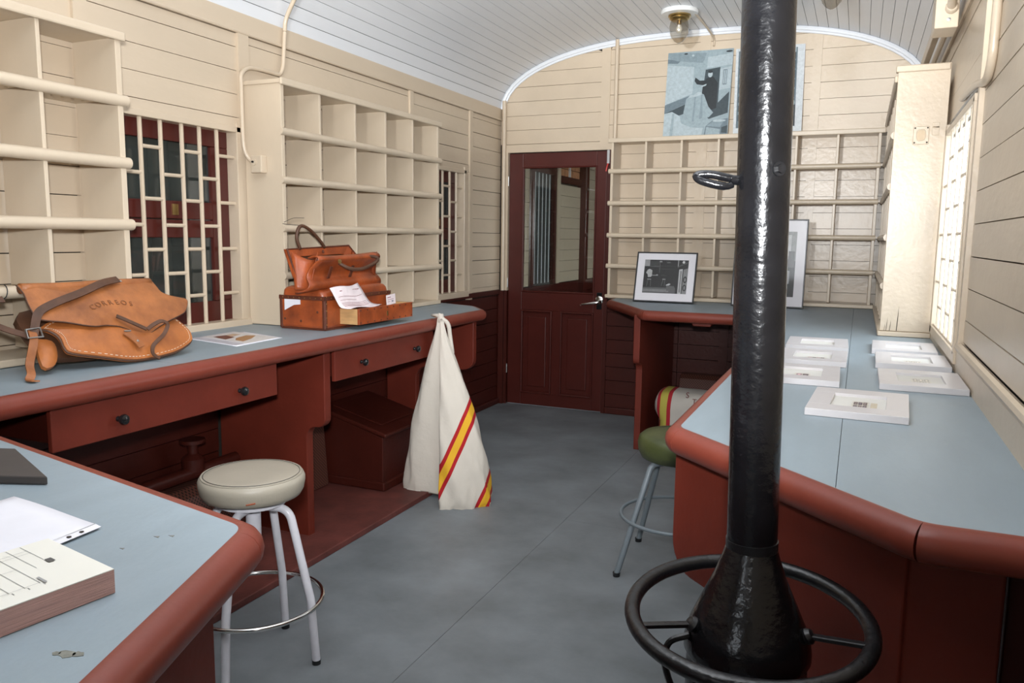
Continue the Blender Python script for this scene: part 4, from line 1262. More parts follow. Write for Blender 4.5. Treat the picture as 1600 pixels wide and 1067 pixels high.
    # wire ties holding it to the rack
    for u in (1.55, 1.895):
        x_, z_ = -2.335 + .002, 1.118
        MB().tube([(x_ + .019 * math.cos(a), u + .01 * k / 9, z_ + .021 * math.sin(a)) for k, a in enumerate([-PI / 2 + PI * 1.0 * q / 9 for q in range(10)])] + [(x_ + .03, u + .012, 1.085)][:0], .0016, 5).build('wire_tie', WIREM, t, smooth=True)
satchel()

# ================================================================== LEATHER CASE WITH DRAWER
def leather_case():
    t = thing('leather_case', (-2.19, 3.02, TZ1), 'open red-brown leather travelling case with studs and pulled-out drawer', 'case')
    x0, x1, y0, y1, z0, z1 = -2.312, -2.072, 2.762, 3.275, TZ1 + .001, 1.042
    MB().box(x0, x1, y0, y1, z0 + .006, z1 - .012).build('body', SUITL, t, bevel=.012)
    MB().box(x0 + .004, x1 - .002, y0 + .004, y1 - .004, z0, z0 + .008).build('base_board', SUITD, t)
    # corner strips with studs
    for (cx, cy) in ((x1, y0), (x1, y1), (x0, y0)):
        sx = -1 if cx == x1 else 1; sy = 1 if cy == y0 else -1
        s_ = MB().box(min(cx + sx * .016, cx - sx * .0022), max(cx + sx * .016, cx - sx * .0022), min(cy - sy * .0022, cy + sy * .016), max(cy - sy * .0022, cy + sy * .016), z0 + .004, z1 - .008).build('corner_strip', SUITD, t, bevel=.006)
        for z in [z0 + .025 + .03 * k for k in range(5)]:
            MB().lathe([(.003, 0), (.0025, .0012), (0, .002)], (cx - sx * .0020, cy + sy * .008, z), 6, (-sx, 0, 0)).build('stud', BRASS, s_)
    # welt band round the top with studs
    band = MB()
    band.box(x0 - .003, x1 + .003, y0 - .003, y0 + .002, z1 - .022, z1 - .004); band.box(x1 - .002, x1 + .003, y0 - .003, y1 + .003, z1 - .022, z1 - .004)
    bnd = band.build('top_band', SUITD, t, bevel=.002)
    for k in range(8):
        MB().lathe([(.003, 0), (.0025, .0012), (0, .002)], (x0 + .02 + .029 * k, y0 - .003, z1 - .013), 6, (0, -1, 0)).build('stud', BRASS, bnd)
        MB().lathe([(.003, 0), (.0025, .0012), (0, .002)], (x1 + .003, y0 + .04 + .062 * k, z1 - .013), 6, (1, 0, 0)).build('stud', BRASS, bnd)
    # puffed leather shoulder on top of the box
    rows = []
    nn = 20
    for i, (k, z) in enumerate(((1.0, z1 - .014), (1.005, z1), (.985, z1 + .014), (.93, z1 + .024), (.80, z1 + .030), (.4, z1 + .030))):
        hx, hy = (x1 - x0) / 2 * k, (y1 - y0) / 2 * (1 - (1 - k) * .5)
        cx, cy = (x0 + x1) / 2, (y0 + y1) / 2
        ring = []
        for j in range(48):
            a = 2 * PI * j / 48
            c, s = math.cos(a), math.sin(a)
            ring.append((cx + hx * math.copysign(abs(c) ** .22, c), cy + hy * math.copysign(abs(s) ** .22, s), z + .006 * math.sin(3 * a + 1) * (1 if i > 1 else 0)))
        ring.append(ring[0]); rows.append(ring)
    MB().grid(rows).build('shoulder', SUITL, t, smooth='all')
    # rear jaw: leather frame round an opening
    def quadframe(name, outer, inner, th, mat, parent, dirv=(1, 0, 0)):
        d = Vector(dirv) * th
        O = [Vector(p) for p in outer]; I = [Vector(p) for p in inner]
        n = len(O)
        vs = O + I + [p - d for p in O] + [p - d for p in I]
        fs = []
        for k in range(n):
            q = (k + 1) % n
            fs += [(k, q, n + q, n + k), (2 * n + q, 2 * n + k, 3 * n + k, 3 * n + q), (q, k, 2 * n + k, 2 * n + q), (n + k, n + q, 3 * n + q, 3 * n + k)]
        return MB().add(vs, fs).build(name, mat, parent, bevel=.003)
    xr = -2.225
    outer = [(xr - .012, 2.728, 1.236), (xr - .012, 3.172, 1.250), (xr + .01, 3.215, 1.197), (xr + .03, 3.19, 1.085), (xr + .055, 2.79, 1.082), (xr + .03, 2.735, 1.115)]
    inner = [(xr - .006, 2.800, 1.204), (xr - .006, 3.125, 1.210), (xr + .008, 3.15, 1.185), (xr + .02, 3.14, 1.115), (xr + .035, 2.825, 1.108), (xr + .022, 2.81, 1.125)]
    jaw = quadframe('rear_jaw', outer, inner, .022, SUITL, t)
    MB().prism([(p[0] - .014, p[1], p[2]) for p in inner], (-.004, 0, 0)).build('jaw_lining', LEATHD, jaw)
    MB().tube([outer[k] for k in (5, 0, 1, 2)], .004, 6).build('jaw_welt', SUITD, jaw, smooth=True)
    MB().lathe([(.008, 0), (.008, .003), (.004, .004), (0, .005)], (xr + .002, 2.955, 1.224), 10, (1, 0, .2)).build('lock_escutcheon', SUITD, jaw, smooth=True)
    MB().tube([(xr - .0025, 2.865 + .016 * math.cos(a) * (1), 1.185 - .03 + .026 * math.sin(a)) for a in [PI * (1 + k / 12) for k in range(13)]], .0011, 5).build('loop_stitching', THREAD, jaw)
    hb = cr([(xr - .01, 2.812, 1.235), (xr - .012, 2.792, 1.285), (xr - .01, 2.803, 1.325), (xr - .01, 2.835, 1.336), (xr - .01, 2.89, 1.315), (xr - .008, 2.945, 1.275), (xr - .008, 2.982, 1.242)], 5)
    MB().tube(hb, .0075, 10).build('rear_handle', LEATHD, t, smooth='all')
    # side gussets folding between the jaws
    for yy, sg in ((2.735, -1), (3.19, 1)):
        rows = []
        for i in range(9):
            v = i / 8
            z = 1.225 - .16 * v
            row = []
            for j in range(9):
                u = j / 8
                x = (xr + .0 + .03 * v) * (1 - u) + (-2.085 - .03 * v) * u
                fold = .045 * math.sin(PI * u) * (1 - v * .6)
                row.append((x, yy - sg * fold - sg * .005 + sg * .02 * v, z - .035 * math.sin(PI * u) * (1 - v)))
            rows.append(row)
        g = MB().grid(rows).build('gusset', SUITL, t, smooth='all')
        g.modifiers.new('sol', 'SOLIDIFY').thickness = .004
    # front jaw: curved leather sheet rising from the box and rolling forward
    rows = []
    secp = [(-2.150, 1.060), (-2.108, 1.072), (-2.098, 1.092), (-2.118, 1.118), (-2.112, 1.150), (-2.085, 1.180), (-2.070, 1.194), (-2.074, 1.204), (-2.095, 1.206), (-2.12, 1.198)]
    c = cr([(a, 0, b) for a, b in secp], 3)
    for i in range(13):
        u = i / 12
        y = 2.715 + (3.165 - 2.715) * u
        row = []
        for k, p in enumerate(c):
            f = k / (len(c) - 1)
            spread = .07 * (1 - f) ** 2 * (2 * u - 1)
            sag = -.006 * math.sin(PI * u) * f
            row.append((p.x, y + spread + .02 * (1 - f) , p.z + sag + .012 * u * f))
        rows.append(row)
    fj = MB().grid(rows).build('front_jaw', SUITL, t, smooth='all')
    fj.modifiers.new('sol', 'SOLIDIFY').thickness = .006
    MB().tube([r[18] for r in rows], .006, 8).build('jaw_welt', SUITD, fj, smooth='all')
    hf = cr([(-2.070, 2.862, 1.178), (-2.040, 2.895, 1.156), (-2.030, 2.965, 1.150), (-2.032, 3.05, 1.165), (-2.040, 3.110, 1.180), (-2.052, 3.135, 1.196), (-2.07, 3.10, 1.204), (-2.085, 3.0, 1.206)], 5)
    MB().tube(hf, .0078, 10).build('front_handle', LEATHD, t, smooth='all')
    for y in (2.83, 2.99):
        MB().obox((-2.094, y, 1.138), (.010, 0, .026), (0, .010, 0), (.0018, 0, -.001)).build('handle_tab', SUITD, fj, bevel=.002)
    MB().lathe([(.012, 0), (.012, .004), (0, .005)], (-2.066, 2.86, 1.186), 8, (1, 0, .3)).build('jaw_catch', BRASS, fj)
    # drawer
    dx0, dx1, dy0, dy1, dz0, dz1 = -2.10, -1.972, 2.868, 3.318, .912, .982
    dr = MB().box(dx1 - .010, dx1, dy0, dy1, dz0, dz1).build('drawer', SUITL, t, bevel=.002)
    MB().box(dx0, dx1 - .010, dy0, dy0 + .010, dz0, dz1 - .002).build('drawer_side', WOODP, dr, bevel=.001)
    MB().box(dx0, dx1 - .010, dy1 - .010, dy1, dz0, dz1 - .002).build('drawer_side', WOODP, dr, bevel=.001)
    MB().box(dx0, dx1 - .010, dy0 + .010, dy1 - .010, dz0, dz0 + .008).build('drawer_bottom', WOODP, dr)
    MB().box(dx1, dx1 + .0015, 3.088, 3.098, .935, .957).build('keyhole_plate', BRASS, dr)
    for k in range(9):
        for z in (dz0 + .008, dz1 - .008):
            MB().lathe([(.0044, 0), (.0038, .0018), (0, .0028)], (dx1, dy0 + .012 + (dy1 - dy0 - .024) * k / 8, z), 6, (1, 0, 0)).build('stud', SUITD, dr)
    # torn pale label on the near end
    MB().prism([(-2.285, y0 - .0022, 1.022), (-2.200, y0 - .0022, 1.020), (-2.200, y0 - .0022, 1.000), (-2.235, y0 - .0022, .996), (-2.285, y0 - .0022, .972)], (0, .0012, 0)).build('torn_label', PAPER, t)
    for x, z in ((-2.285, .935), (-2.20, .928), (-2.112, .97)):
        MB().lathe([(.006, 0), (.005, .001), (0, .0015)], (x, y0 - .0005, z), 10, (0, -1, 0)).build('scuff', SUITD, t)
    # tie wire at the handle
    MB().tube(cr([(-2.318, 2.80, 1.345), (-2.29, 2.815, 1.342), (-2.24, 2.823, 1.338)], 4), .0012, 5).build('wire_tie', WIREM, t)
    MB().tube(cr([(-2.31, 2.80, 1.352), (-2.29, 2.84, 1.37), (-2.28, 2.90, 1.372)], 4), .0010, 5).build('wire_tie', WIREM, t)
    # printed form and card lying in the drawer
    f = thing('paper_form', (-2.03, 2.95, .95), 'pinkish printed form curling out of the case drawer', 'paper')
    prof = cr([(-2.062, 0, 1.074), (-2.050, 0, 1.045), (-2.040, 0, 1.015), (-2.030, 0, .992), (-2.012, 0, .985), (-1.99, 0, .9845)], 4)
    rows = []
    for k, p in enumerate(prof):
        v = k / (len(prof) - 1)
        rows.append([(p.x + .010 * math.sin(PI * u * 1.2) * (1 - v), 2.782 + .215 * u + .05 * v + .03 * u * v, p.z + .010 * u * (1 - v) + .004 * math.sin(u * 7)) for u in [i / 10 for i in range(11)]])
    sh = MB().grid(rows).build('sheet', PINKP, f, smooth='all')
    sh.modifiers.new('sol', 'SOLIDIFY').thickness = .0006
    ln = MB()
    for rr, (a, b, w_) in enumerate(((3, 9, .0016), (6, 9, .0007), (8, 6, .0006), (10, 9, .0006), (11, 9, .0006), (12, 9, .0006), (13, 9, .0006))):
        q0, q1 = Vector(rows[a][2 if rr == 0 else 1]), Vector(rows[a][b])
        o_ = Vector((.0016, -.0004, .0012))
        if rr == 0:
            for s_ in range(8):
                ln.tube([q0.lerp(q1, s_ / 8.0) + o_, q0.lerp(q1, (s_ + .8) / 8.0) + o_], w_, 4)
        else:
            pts = [Vector(rows[a][i]) + o_ for i in range(1, b + 1)]
            ln.tube(pts, w_, 4)
    ln.build('printed_lines', INK_R, sh)
    cd = thing('paper_card', (-2.05, 3.25, .95), 'small white printed card standing in the case drawer', 'paper')
    o_, ux, uy = Vector((-2.030, 3.18, .972)), Vector((-.01, .095, .004)), Vector((-.02, .025, .045))
    nn_ = ux.cross(uy).normalized()
    MB().prism([o_, o_ + ux, o_ + ux + uy, o_ + uy], -nn_ * .001).build('card', PINKP, cd)
    print_on(cd, 'printed_lines', o_, ux, uy, [((.35, .12, .14), rect(.12, .7, .5, .78)), ((.35, .12, .14), rect(.12, .5, .8, .54)), ((.3, .3, .35), rect(.55, .22, .75, .40)), ((.35, .12, .14), rect(.12, .3, .4, .34))])
leather_case()

# ================================================================== PRINTS, FRAMES
def poster(label, corners, th, shapes, name='photo_print'):
    """unframed sheet: corners bottom-left, bottom-right, top-right, top-left (may lean)"""
    bl, br, tr_, tl = [Vector(c) for c in corners]
    t = thing(name, (bl + br) / 2, label, 'photograph', 'old photographs standing on the end rack')
    n = (br - bl).cross(tl - bl).normalized()
    MB().prism([bl, br, tr_, tl], -n * th).build('sheet', PAPER, t)
    print_on(t, 'printed_image', bl, br - bl, tl - bl, shapes)
    return t
G1 = (.34, .42, .45); G2 = (.17, .22, .25); G3 = (.06, .08, .09); G4 = (.46, .54, .57); G5 = (.03, .036, .04); G6 = (.26, .33, .36)
bagfold = [(.34, .16), (.30, .30), (.33, .46), (.40, .50), (.52, .53), (.60, .50), (.68, .36), (.76, .29), (.70, .24), (.58, .22), (.56, .14), (.46, .12)]
sh1 = [(G1, rect(0, 0, 1, 1)),
       (G4, [(.0, .40), (.0, .86), (.42, .82), (.42, .52)]),                       # pale wall left
       (G2, [(0, .88), (0, .93), (.20, .90), (.16, .87)]),
       (G6, [(.15, .90), (.55, .86), (.60, .97), (.0, 1), (0, .94)]),
       (G4, [(.62, .80), (.62, .92), (1, .95), (1, .82)]),
       (G3, [(.55, .30), (.60, .78), (.82, .80), (.82, .40), (.98, .52), (.98, .28), (.70, .22)]),  # doorway and shade
       (G4, [(.82, .54), (.82, .78), (.99, .80), (.99, .56)]),
       (G2, rect(.87, .60, .93, .77)), (G4, rect(.88, .61, .895, .76)), (G4, rect(.905, .61, .92, .76)),
       (G2, [(.0, .30), (.0, .40), (.40, .50), (.40, .43)]),                      # counter
       (G3, [(0, .30), (.38, .42), (.34, .30), (.22, .27), (.0, .26)]),
       (G5, [(.55, .28), (.57, .58), (.62, .68), (.72, .70), (.80, .62), (.80, .34)]),  # man in dark overall
       (G5, [(.44, .66), (.48, .62), (.62, .60), (.62, .66), (.52, .66), (.45, .70)]),
       (G4, disc(.675, .725, .035, .035)), (G5, disc(.675, .755, .036, .016)), (G4, [(.55, .60), (.63, .62), (.62, .60), (.56, .585)]),
       (G1, bagfold), (G6, [(.44, .20), (.46, .50), (.48, .50), (.47, .20)]), (G6, [(.55, .22), (.56, .50), (.575, .50), (.60, .24)]),
       (G4, [(.36, .47), (.39, .51), (.44, .50), (.50, .53), (.56, .53), (.57, .50), (.46, .48)]),
       (G4, [(0, 0), (0, .30), (.12, .32), (.24, .27), (.28, .18), (.44, .13), (.62, .12), (.60, .03), (.40, .0)]),
       (G1, [(.10, .03), (.13, .30), (.16, .30), (.15, .03)]),
       (G2, [(.64, .04), (.66, .14), (.76, .20), (.99, .22), (.99, .02)]), (G1, [(.66, .03), (.67, .13), (.88, .10), (.88, .02)]), (G6, [(.67, .14), (.78, .20), (.92, .18), (.88, .12)]),
       (G4, disc(.86, .195, .10, .014)), (G3, [(.90, .06), (.90, .12), (.99, .14), (.99, .05)]),
       (G4, disc(.39, .95, .02, .012)), (G4, disc(.72, .90, .025, .018)), (G5, disc(.28, .975, .03, .008)), (G5, disc(.94, .97, .05, .01))]
poster('black and white print of man with mail bags on the end rack',
       ((-1.298, 5.545, 1.976), (-.862, 5.545, 1.976), (-.858, 5.588, 2.560), (-1.288, 5.588, 2.560)), .003, sh1)
sh2 = [((.72, .76, .78), rect(0, 0, 1, 1)), (G2, rect(.04, .10, .90, .97))]
for k in range(7):
    z = .18 + k * .105
    sh2.append((G3, [(.06, z), (.06, z + .07), (.60, z + .06), (.60, z + .015)]))
    sh2.append((G3, [(.64, z + .02), (.64, z + .09), (.88, z + .12), (.88, z + .03)]))
sh2 += [(G4, [(.64, .80), (.88, .92), (.88, .97), (.64, .97)]), (G5, [(.70, .10), (.70, .28), (.90, .34), (.90, .10)]), (G1, disc(.80, .36, .09, .05)), (G4, [(.30, .10), (.34, .45), (.44, .45), (.48, .10)])]
poster('black and white print of pigeonholes partly hidden by the stove pipe',
       ((-.826, 5.545, 1.977), (-.396, 5.545, 1.977), (-.404, 5.588, 2.552), (-.836, 5.588, 2.552)), .003, sh2)

def framed(label, bl, w, h, lean, fw, mat_w, shapes, name='picture_frame', rot=0.0):
    """standing black frame leaning back: bl = bottom-left front corner, lean = horizontal set-back at the top"""
    bl = Vector(bl)
    t = thing(name, bl + Vector((w / 2, .01, 0)), label, 'picture', 'framed pictures standing on the end counter')
    ux = Vector((math.cos(rot), math.sin(rot), 0)); up = Vector((-math.sin(rot) * lean, math.cos(rot) * lean, math.sqrt(h * h - lean * lean))).normalized()
    n = ux.cross(up).normalized()        # towards the room
    def bar(u0, v0, u1, v1, nm):
        c = bl + ux * (u0 + u1) / 2 + up * (v0 + v1) / 2 - n * .009
        return MB().obox(c, ux * (u1 - u0) / 2, up * (v1 - v0) / 2, n * .009).build(nm, FRAME_B, t, bevel=.0015)
    bar(0, 0, w, fw, 'frame_bar'); bar(0, h - fw, w, h, 'frame_bar'); bar(0, fw, fw, h - fw, 'frame_bar'); bar(w - fw, fw, w, h - fw, 'frame_bar')
    o = bl + ux * fw + up * fw - n * .006
    W_, H_ = w - 2 * fw, h - 2 * fw
    mt = MB().prism([o, o + ux * W_, o + ux * W_ + up * H_, o + up * H_], -n * .006).build('mount', MATB, t)
    a, b, c_, d = mat_w
    po = o + ux * a + up * b
    print_on(t, 'printed_image', po, ux * (W_ - a - c_), up * (H_ - b - d), shapes)
    g = o + n * .0035
    MB().prism([g, g + ux * W_, g + ux * W_ + up * H_, g + up * H_], n * .001).build('glass', GLASS_F, t)
D1, D2, D3, D4, D5 = .012, .035, .10, .30, .62
pic = [(D1, rect(0, 0, 1, 1)), (D4, rect(0, .80, .12, 1)), (D2, rect(.12, .80, .36, .96)), (D3, rect(0, 0, .75, .17)), (.2, rect(0, .04, .6, .12)),
       (D3, rect(.13, .785, .34, .80)), (D3, rect(.35, .6, .36, .98)), (D3, rect(.36, .81, .72, .815)), (D3, rect(.36, .72, .72, .725)), (D2, rect(.36, .63, .72, .635)),
       (.45, [(.05, .60), (.08, .69), (.13, .72), (.19, .68), (.19, .52), (.17, .48), (.10, .47), (.09, .56)]),
       (D4, rect(.19, .52, .33, .54)), (D4, [(.28, .54), (.31, .57), (.33, .54)]), (D3, rect(.40, .53, .52, .54)), (D4, disc(.37, .945, .035, .02)), (D3, disc(.55, .92, .05, .02)),
       (D4, rect(.09, .40, .18, .42)), (D3, [(.10, .40), (.085, .20), (.095, .20), (.115, .40)]), (D3, [(.165, .40), (.175, .20), (.185, .20), (.18, .40)]),
       (D4, rect(.44, .41, .51, .43)), (D3, [(.45, .41), (.42, .22), (.43, .22), (.465, .41)]), (D3, [(.49, .41), (.49, .22), (.50, .22), (.505, .41)]),
       (D3, [(.55, .08), (.54, .24), (.72, .22), (.75, .07)]), (.5, [(.53, .25), (.60, .30), (.64, .28), (.60, .24), (.54, .23)]),
       (.5, [(.805, 0), (.80, .72), (.88, .74), (.88, 0)]), (.2, rect(.83, .04, .86, .68)), (.22, [(.90, 0), (.90, .72), (1, .76), (1, 0)]), (D1, disc(.95, .42, .045, .10)), (.22, disc(.95, .42, .02, .06)), (D1, disc(.95, .18, .045, .10)), (.22, disc(.95, .18, .02, .06)),
       (D4, [(.76, .78), (.76, 1), (.78, 1), (.78, .78)]), (D3, [(.76, .78), (1, .93), (1, .95), (.76, .81)]), (D5, disc(.89, .94, .03, .04))]
framed('small black-framed photo of a sorter at his desk on the end counter', (-1.372, 5.165, TZ + .006), .402, .340, .095, .009, (.047, .052, .045, .043), pic)
pic2 = [(.25, rect(0, 0, 1, 1)), (D2, [(0, 0), (0, .5), (.6, .62), (1, .55), (1, 0)]), (.5, rect(.3, .62, .9, .95)), (D1, rect(.35, .3, .5, .62)), (D4, rect(.55, .2, .9, .4)), (D3, rect(.86, .45, .98, .7))]
framed('tall black-framed picture standing behind the stove pipe', (-.735, 5.17, TZ + .005), .435, .555, .10, .008, (.06, .06, .055, .07), pic2)

# ---- white stamp frames lying on the right counter
def stamp_frame(label, cx, cy, w, d, rot, shapes, z=TZ + .0005):
    t = thing('stamp_frame', (cx, cy, z), label, 'frame', 'white stamp frames laid out on the right counter')
    c, s = math.cos(rot), math.sin(rot)
    ux, uy, o = Vector((c, s, 0)), Vector((-s, c, 0)), Vector((cx, cy, z))
    h = .018
    iw, idp = w * .55, d * .54
    def bar(u0, v0, u1, v1):
        MB().obox(o + ux * (u0 + u1) / 2 + uy * (v0 + v1) / 2 + Vector((0, 0, h / 2)), ux * (u1 - u0) / 2, uy * (v1 - v0) / 2, (0, 0, h / 2)).build('frame_bar', WHITEF, t, bevel=.0012)
    bar(-w / 2, -d / 2, w / 2, -idp / 2); bar(-w / 2, idp / 2, w / 2, d / 2); bar(-w / 2, -idp / 2, -iw / 2, idp / 2); bar(iw / 2, -idp / 2, w / 2, idp / 2)
    q = o - ux * iw / 2 - uy * idp / 2 + Vector((0, 0, .010))
    MB().prism([q, q + ux * iw, q + ux * iw + uy * idp, q + uy * idp], (0, 0, -.009)).build('mount', MOUNTC, t)
    print_on(t, 'stamps', q, ux * iw, uy * idp, shapes)
def stamps(n, m, u0, v0, u1, v1, cols, bg=(.70, .66, .58)):
    out = [(bg, rect(u0 - .03, v0 - .04, u1 + .03, v1 + .04))]
    rnd = random.Random(n * 7 + m)
    du, dv = (u1 - u0) / n, (v1 - v0) / m
    for i in range(n):
        for j in range(m):
            c = cols[(i + j) % len(cols)]
            out.append((c, rect(u0 + i * du + du * .06, v0 + j * dv + dv * .08, u0 + (i + 1) * du - du * .06, v0 + (j + 1) * dv - dv * .08)))
            out.append((tuple(x * 1.9 for x in c), disc(u0 + (i + .5) * du, v0 + (j + .5) * dv, du * .22, dv * .25, 8)))
    return out
DK = [(.12, .09, .11), (.16, .12, .12)]
PK = [(.45, .30, .32), (.14, .11, .12)]
PL = [(.52, .48, .42), (.46, .42, .36)]
FR = [
 ('white stamp frame nearest the camera, holding a block of six dark stamps', .022, 2.165, .228, .315, -.045, stamps(3, 2, .40, .10, .66, .62, DK) + [((.62, .54, .40), rect(.72, .08, .84, .60))]),
 ('white stamp frame with pale stamps closest to the rail below the window', .188, 2.615, .226, .305, .0, stamps(3, 2, .34, .10, .70, .66, PL)),
 ('white stamp frame, second of three from the window side, four faint stamps', .186, 3.035, .226, .30, -.01, stamps(3, 1, .36, .12, .72, .50, PL)),
 ('white stamp frame farthest back beside the cream rack end board', .178, 3.40, .222, .30, -.02, [((.72, .70, .66), rect(.35, .10, .60, .35))]),
 ('white stamp frame farthest back on the stove side of the counter', -.132, 3.375, .226, .30, .02, [((.76, .75, .74), rect(.30, .15, .55, .35))]),
 ('white stamp frame, middle of the stove-side row, strip of dark stamps', -.13, 2.985, .226, .30, .0, stamps(4, 1, .38, .15, .82, .45, PK)),
 ('white stamp frame on the stove side with one short stamp pair', -.145, 2.585, .226, .30, .015, stamps(2, 1, .40, .20, .70, .50, PK)),
]
for a in FR: stamp_frame(*a)

# ---- papers and pads on the left counters
def flat_sheet(name, label, cat, pts, z, th, mat, wave=0.0, group=None):
    P4 = [Vector((x, y, z)) for x, y in pts]
    c = (P4[0] + P4[2]) / 2
    t = thing(name, (c.x, c.y, z), label, cat, group)
    rows = []
    n = 10
    for i in range(n + 1):
        a, b = P4[0].lerp(P4[3], i / n), P4[1].lerp(P4[2], i / n)
        rows.append([tuple(a.lerp(b, j / n) + Vector((0, 0, th + wave * (1 + math.sin(i * .9 + j * .5)) * .5))) for j in range(n + 1)])
    o = MB().grid(rows).build('sheet', mat, t, smooth='all')
    sm = o.modifiers.new('sol', 'SOLIDIFY'); sm.thickness = th * .9; sm.offset = -1
    return t, P4
# leaflet between satchel and case
t, q = flat_sheet('printed_leaflet', 'glossy printed leaflet with brown picture between satchel and case', 'paper',
                  [(-2.065, 2.225), (-2.085, 2.50), (-2.345, 2.575), (-2.385, 2.30)], TZ1 + .0005, .0012, PAPER)
print_on(t, 'printed_picture', q[0] + Vector((0, 0, .0012)), q[1] - q[0], q[3] - q[0],
         [((.55, .53, .58), rect(.04, .05, .22, .95)), ((.72, .68, .66), rect(.25, .05, .95, .95)), ((.42, .19, .06), [(.35, .20), (.62, .28), (.88, .42), (.80, .55), (.50, .48), (.36, .36)]),
          ((.16, .035, .02), [(.30, .50), (.55, .55), (.60, .78), (.36, .82)]), ((.62, .42, .28), [(.55, .62), (.80, .66), (.78, .80), (.60, .78)]), ((.62, .58, .60), rect(.25, .9, .95, .93))])
# dark board
t = thing('dark_board', (-1.5, .86, TZ), 'dark brown flat board lying at the left edge of the near counter', 'board')
MB().prism([(-1.215, .862, TZ + .001), (-1.43, .955, TZ + .001), (-1.80, .82, TZ + .001), (-1.62, .70, TZ + .001)][::-1], (0, 0, .014)).build('board', DARKBOARD, t, bevel=.002)
# sleeve with sheet
t, q = flat_sheet('document_sleeve', 'white document in a punched plastic sleeve on the near counter', 'paper',
                  [(-1.196, .791), (-.975, .762), (-.953, .47), (-1.174, .50)], TZ + .0005, .0022, PAPER, .002)
MB().prism([q[1] + Vector((-.002, -.001, .0046)), q[1] + Vector((.010, -.002, .0030)), q[2] + Vector((.010, -.002, .0030)), q[2] + Vector((-.002, -.001, .0046))], (0, 0, .0006)).build('punched_strip', PAPER, t)
MB().tube([q[1] + Vector((-.003, -.001, .0056)), q[2] + Vector((-.003, -.001, .0056))], .0006, 4).build('strip_seam', GREYPLATE, t)
for f_ in (.10, .17):
    p_ = q[1].lerp(q[2], f_) + Vector((.004, -.001, .0050))
    MB().lathe([(.0032, 0), (.0032, .0004), (0, .0004)], p_, 12).build('punch_hole', FRAME_B, t)
print_on(t, 'printed_patch', q[0] + Vector((0, 0, .0046)), q[1] - q[0], q[3] - q[0], [((.05, .03, .09), rect(.02, .22, .16, .5))])
# pink-edged pad of forms
t = thing('form_pad', (-.9, .5, TZ), 'thick pad of ruled cream forms with pink page edges', 'pad')
top4 = [Vector((-.93, .655, 0)), Vector((-.775, .624, 0)), Vector((-.807, .406, 0)), Vector((-.962, .437, 0))]
PT = .028
pb = MB().prism([p + Vector((0, 0, TZ + .001)) for p in top4][::-1], (0, 0, PT)).build('page_block', PAGEEDGE, t)
e = [p + Vector((0, 0, TZ + .001 + PT)) for p in top4]
MB().prism(e[::-1], (0, 0, .001)).build('top_form', PAPERC, t)
ux, uy = e[1] - e[0], e[3] - e[0]
ln = []
ink = (.34, .34, .33)
for k in range(11):
    v = .16 + k * .075
    u1 = .40 if k == 0 else (.52 if k == 1 else .80)
    ln.append((ink, rect(.02, v, u1, v + .0035)))
    if k > 1:
        ln.append((ink, rect(.815, v - .01, .85, v - .005)))
for u in (.14, .20, .44, .80):
    ln.append((ink, rect(u, .16 if u < .3 else .31, u + .004, .98)))
ln.append(((.12, .12, .12), rect(.42, .13, .50, .165)))
ln.append(((.40, .40, .40), rect(.70, .285, .83, .30)))
print_on(t, 'ruled_lines', e[0] + Vector((0, 0, .001)), ux, uy, ln, .0003)

# ================================================================== LAMPS, CONDUITS, FITTINGS
def ceiling_lamp(label, x, y, group='glass ceiling lamps'):
    z = ceil_z(x) - .002
    # follow the slope of the vault
    nrm = arc_n(min(range(K + 1), key=lambda i: abs(arc[i][0] - x)) and cum[min(range(K + 1), key=lambda i: abs(arc[i][0] - x))])
    t = thing('ceiling_lamp', (x, y, z), label, 'lamp', group)
    MB().lathe([(.0, .004), (.112, .002), (.116, -.008), (.110, -.022), (.06, -.026), (0, -.026)], (x, y, z), 36).build('ceiling_rose', BULBW, t, smooth=True)
    MB().lathe([(.068, -.026), (.070, -.034), (.060, -.040), (.062, -.048), (.052, -.056), (.046, -.060)], (x, y, z), 32).build('brass_gallery', BRASS, t, smooth=True)
    MB().lathe([(.046, -.050), (.056, -.070), (.060, -.095), (.056, -.130), (.044, -.160), (.026, -.182), (.008, -.192), (0, -.193)], (x, y, z), 32).build('glass_globe', GLASS_L, t, smooth='all')
    MB().lathe([(.012, -.045), (.014, -.08), (.0, -.085)], (x, y, z), 14).build('lamp_holder', BRASS, t, smooth=True)
    MB().lathe([(.010, -.083), (.018, -.10), (.020, -.115), (.012, -.130), (0, -.134)], (x, y, z), 16).build('bulb', PAPERC, t, smooth='all')
ceiling_lamp('glass acorn lamp with brass collar hanging before the end wall', -1.115, 5.10)
ceiling_lamp('glass acorn lamp whose tip just shows at the top edge', -.205, 4.36)

def pipe_thing(name, label, pts, r, mat, cat='conduit', n=5, clips=()):
    c = cr(pts, n) if n else [Vector(p) for p in pts]
    t = thing(name, tuple(c[0]), label, cat)
    MB().tube(c, r, 10).build('pipe', mat, t, smooth=True)
    for p in clips:
        MB().box(p[0] - .004, p[0] + .004, p[1] - r * 1.8, p[1] + r * 1.8, p[2] - .008, p[2] + .008).build('clip', mat, t)
    return t
xw = LW + .014 + .011
pipe_thing('wall_conduit', 'cream conduit curving round the left rack to its switch',
           [(xw, 3.10, 2.235), (xw, 3.095, 2.19), (xw, 3.085, 2.10), (xw, 3.075, 2.06), (xw, 3.05, 2.035), (xw + .004, 2.98, 2.033), (xw + .006, 2.90, 2.030), (xw + .008, 2.835, 2.02), (xw + .012, 2.79, 1.985), (xw + .014, 2.785, 1.93), (xw + .016, 2.783, 1.80), (xw + .018, 2.785, 1.68), (xw + .028, 2.800, 1.632), (xw + .055, 2.808, 1.612), (xw + .08, 2.808, 1.608)], .0095, CREAM)
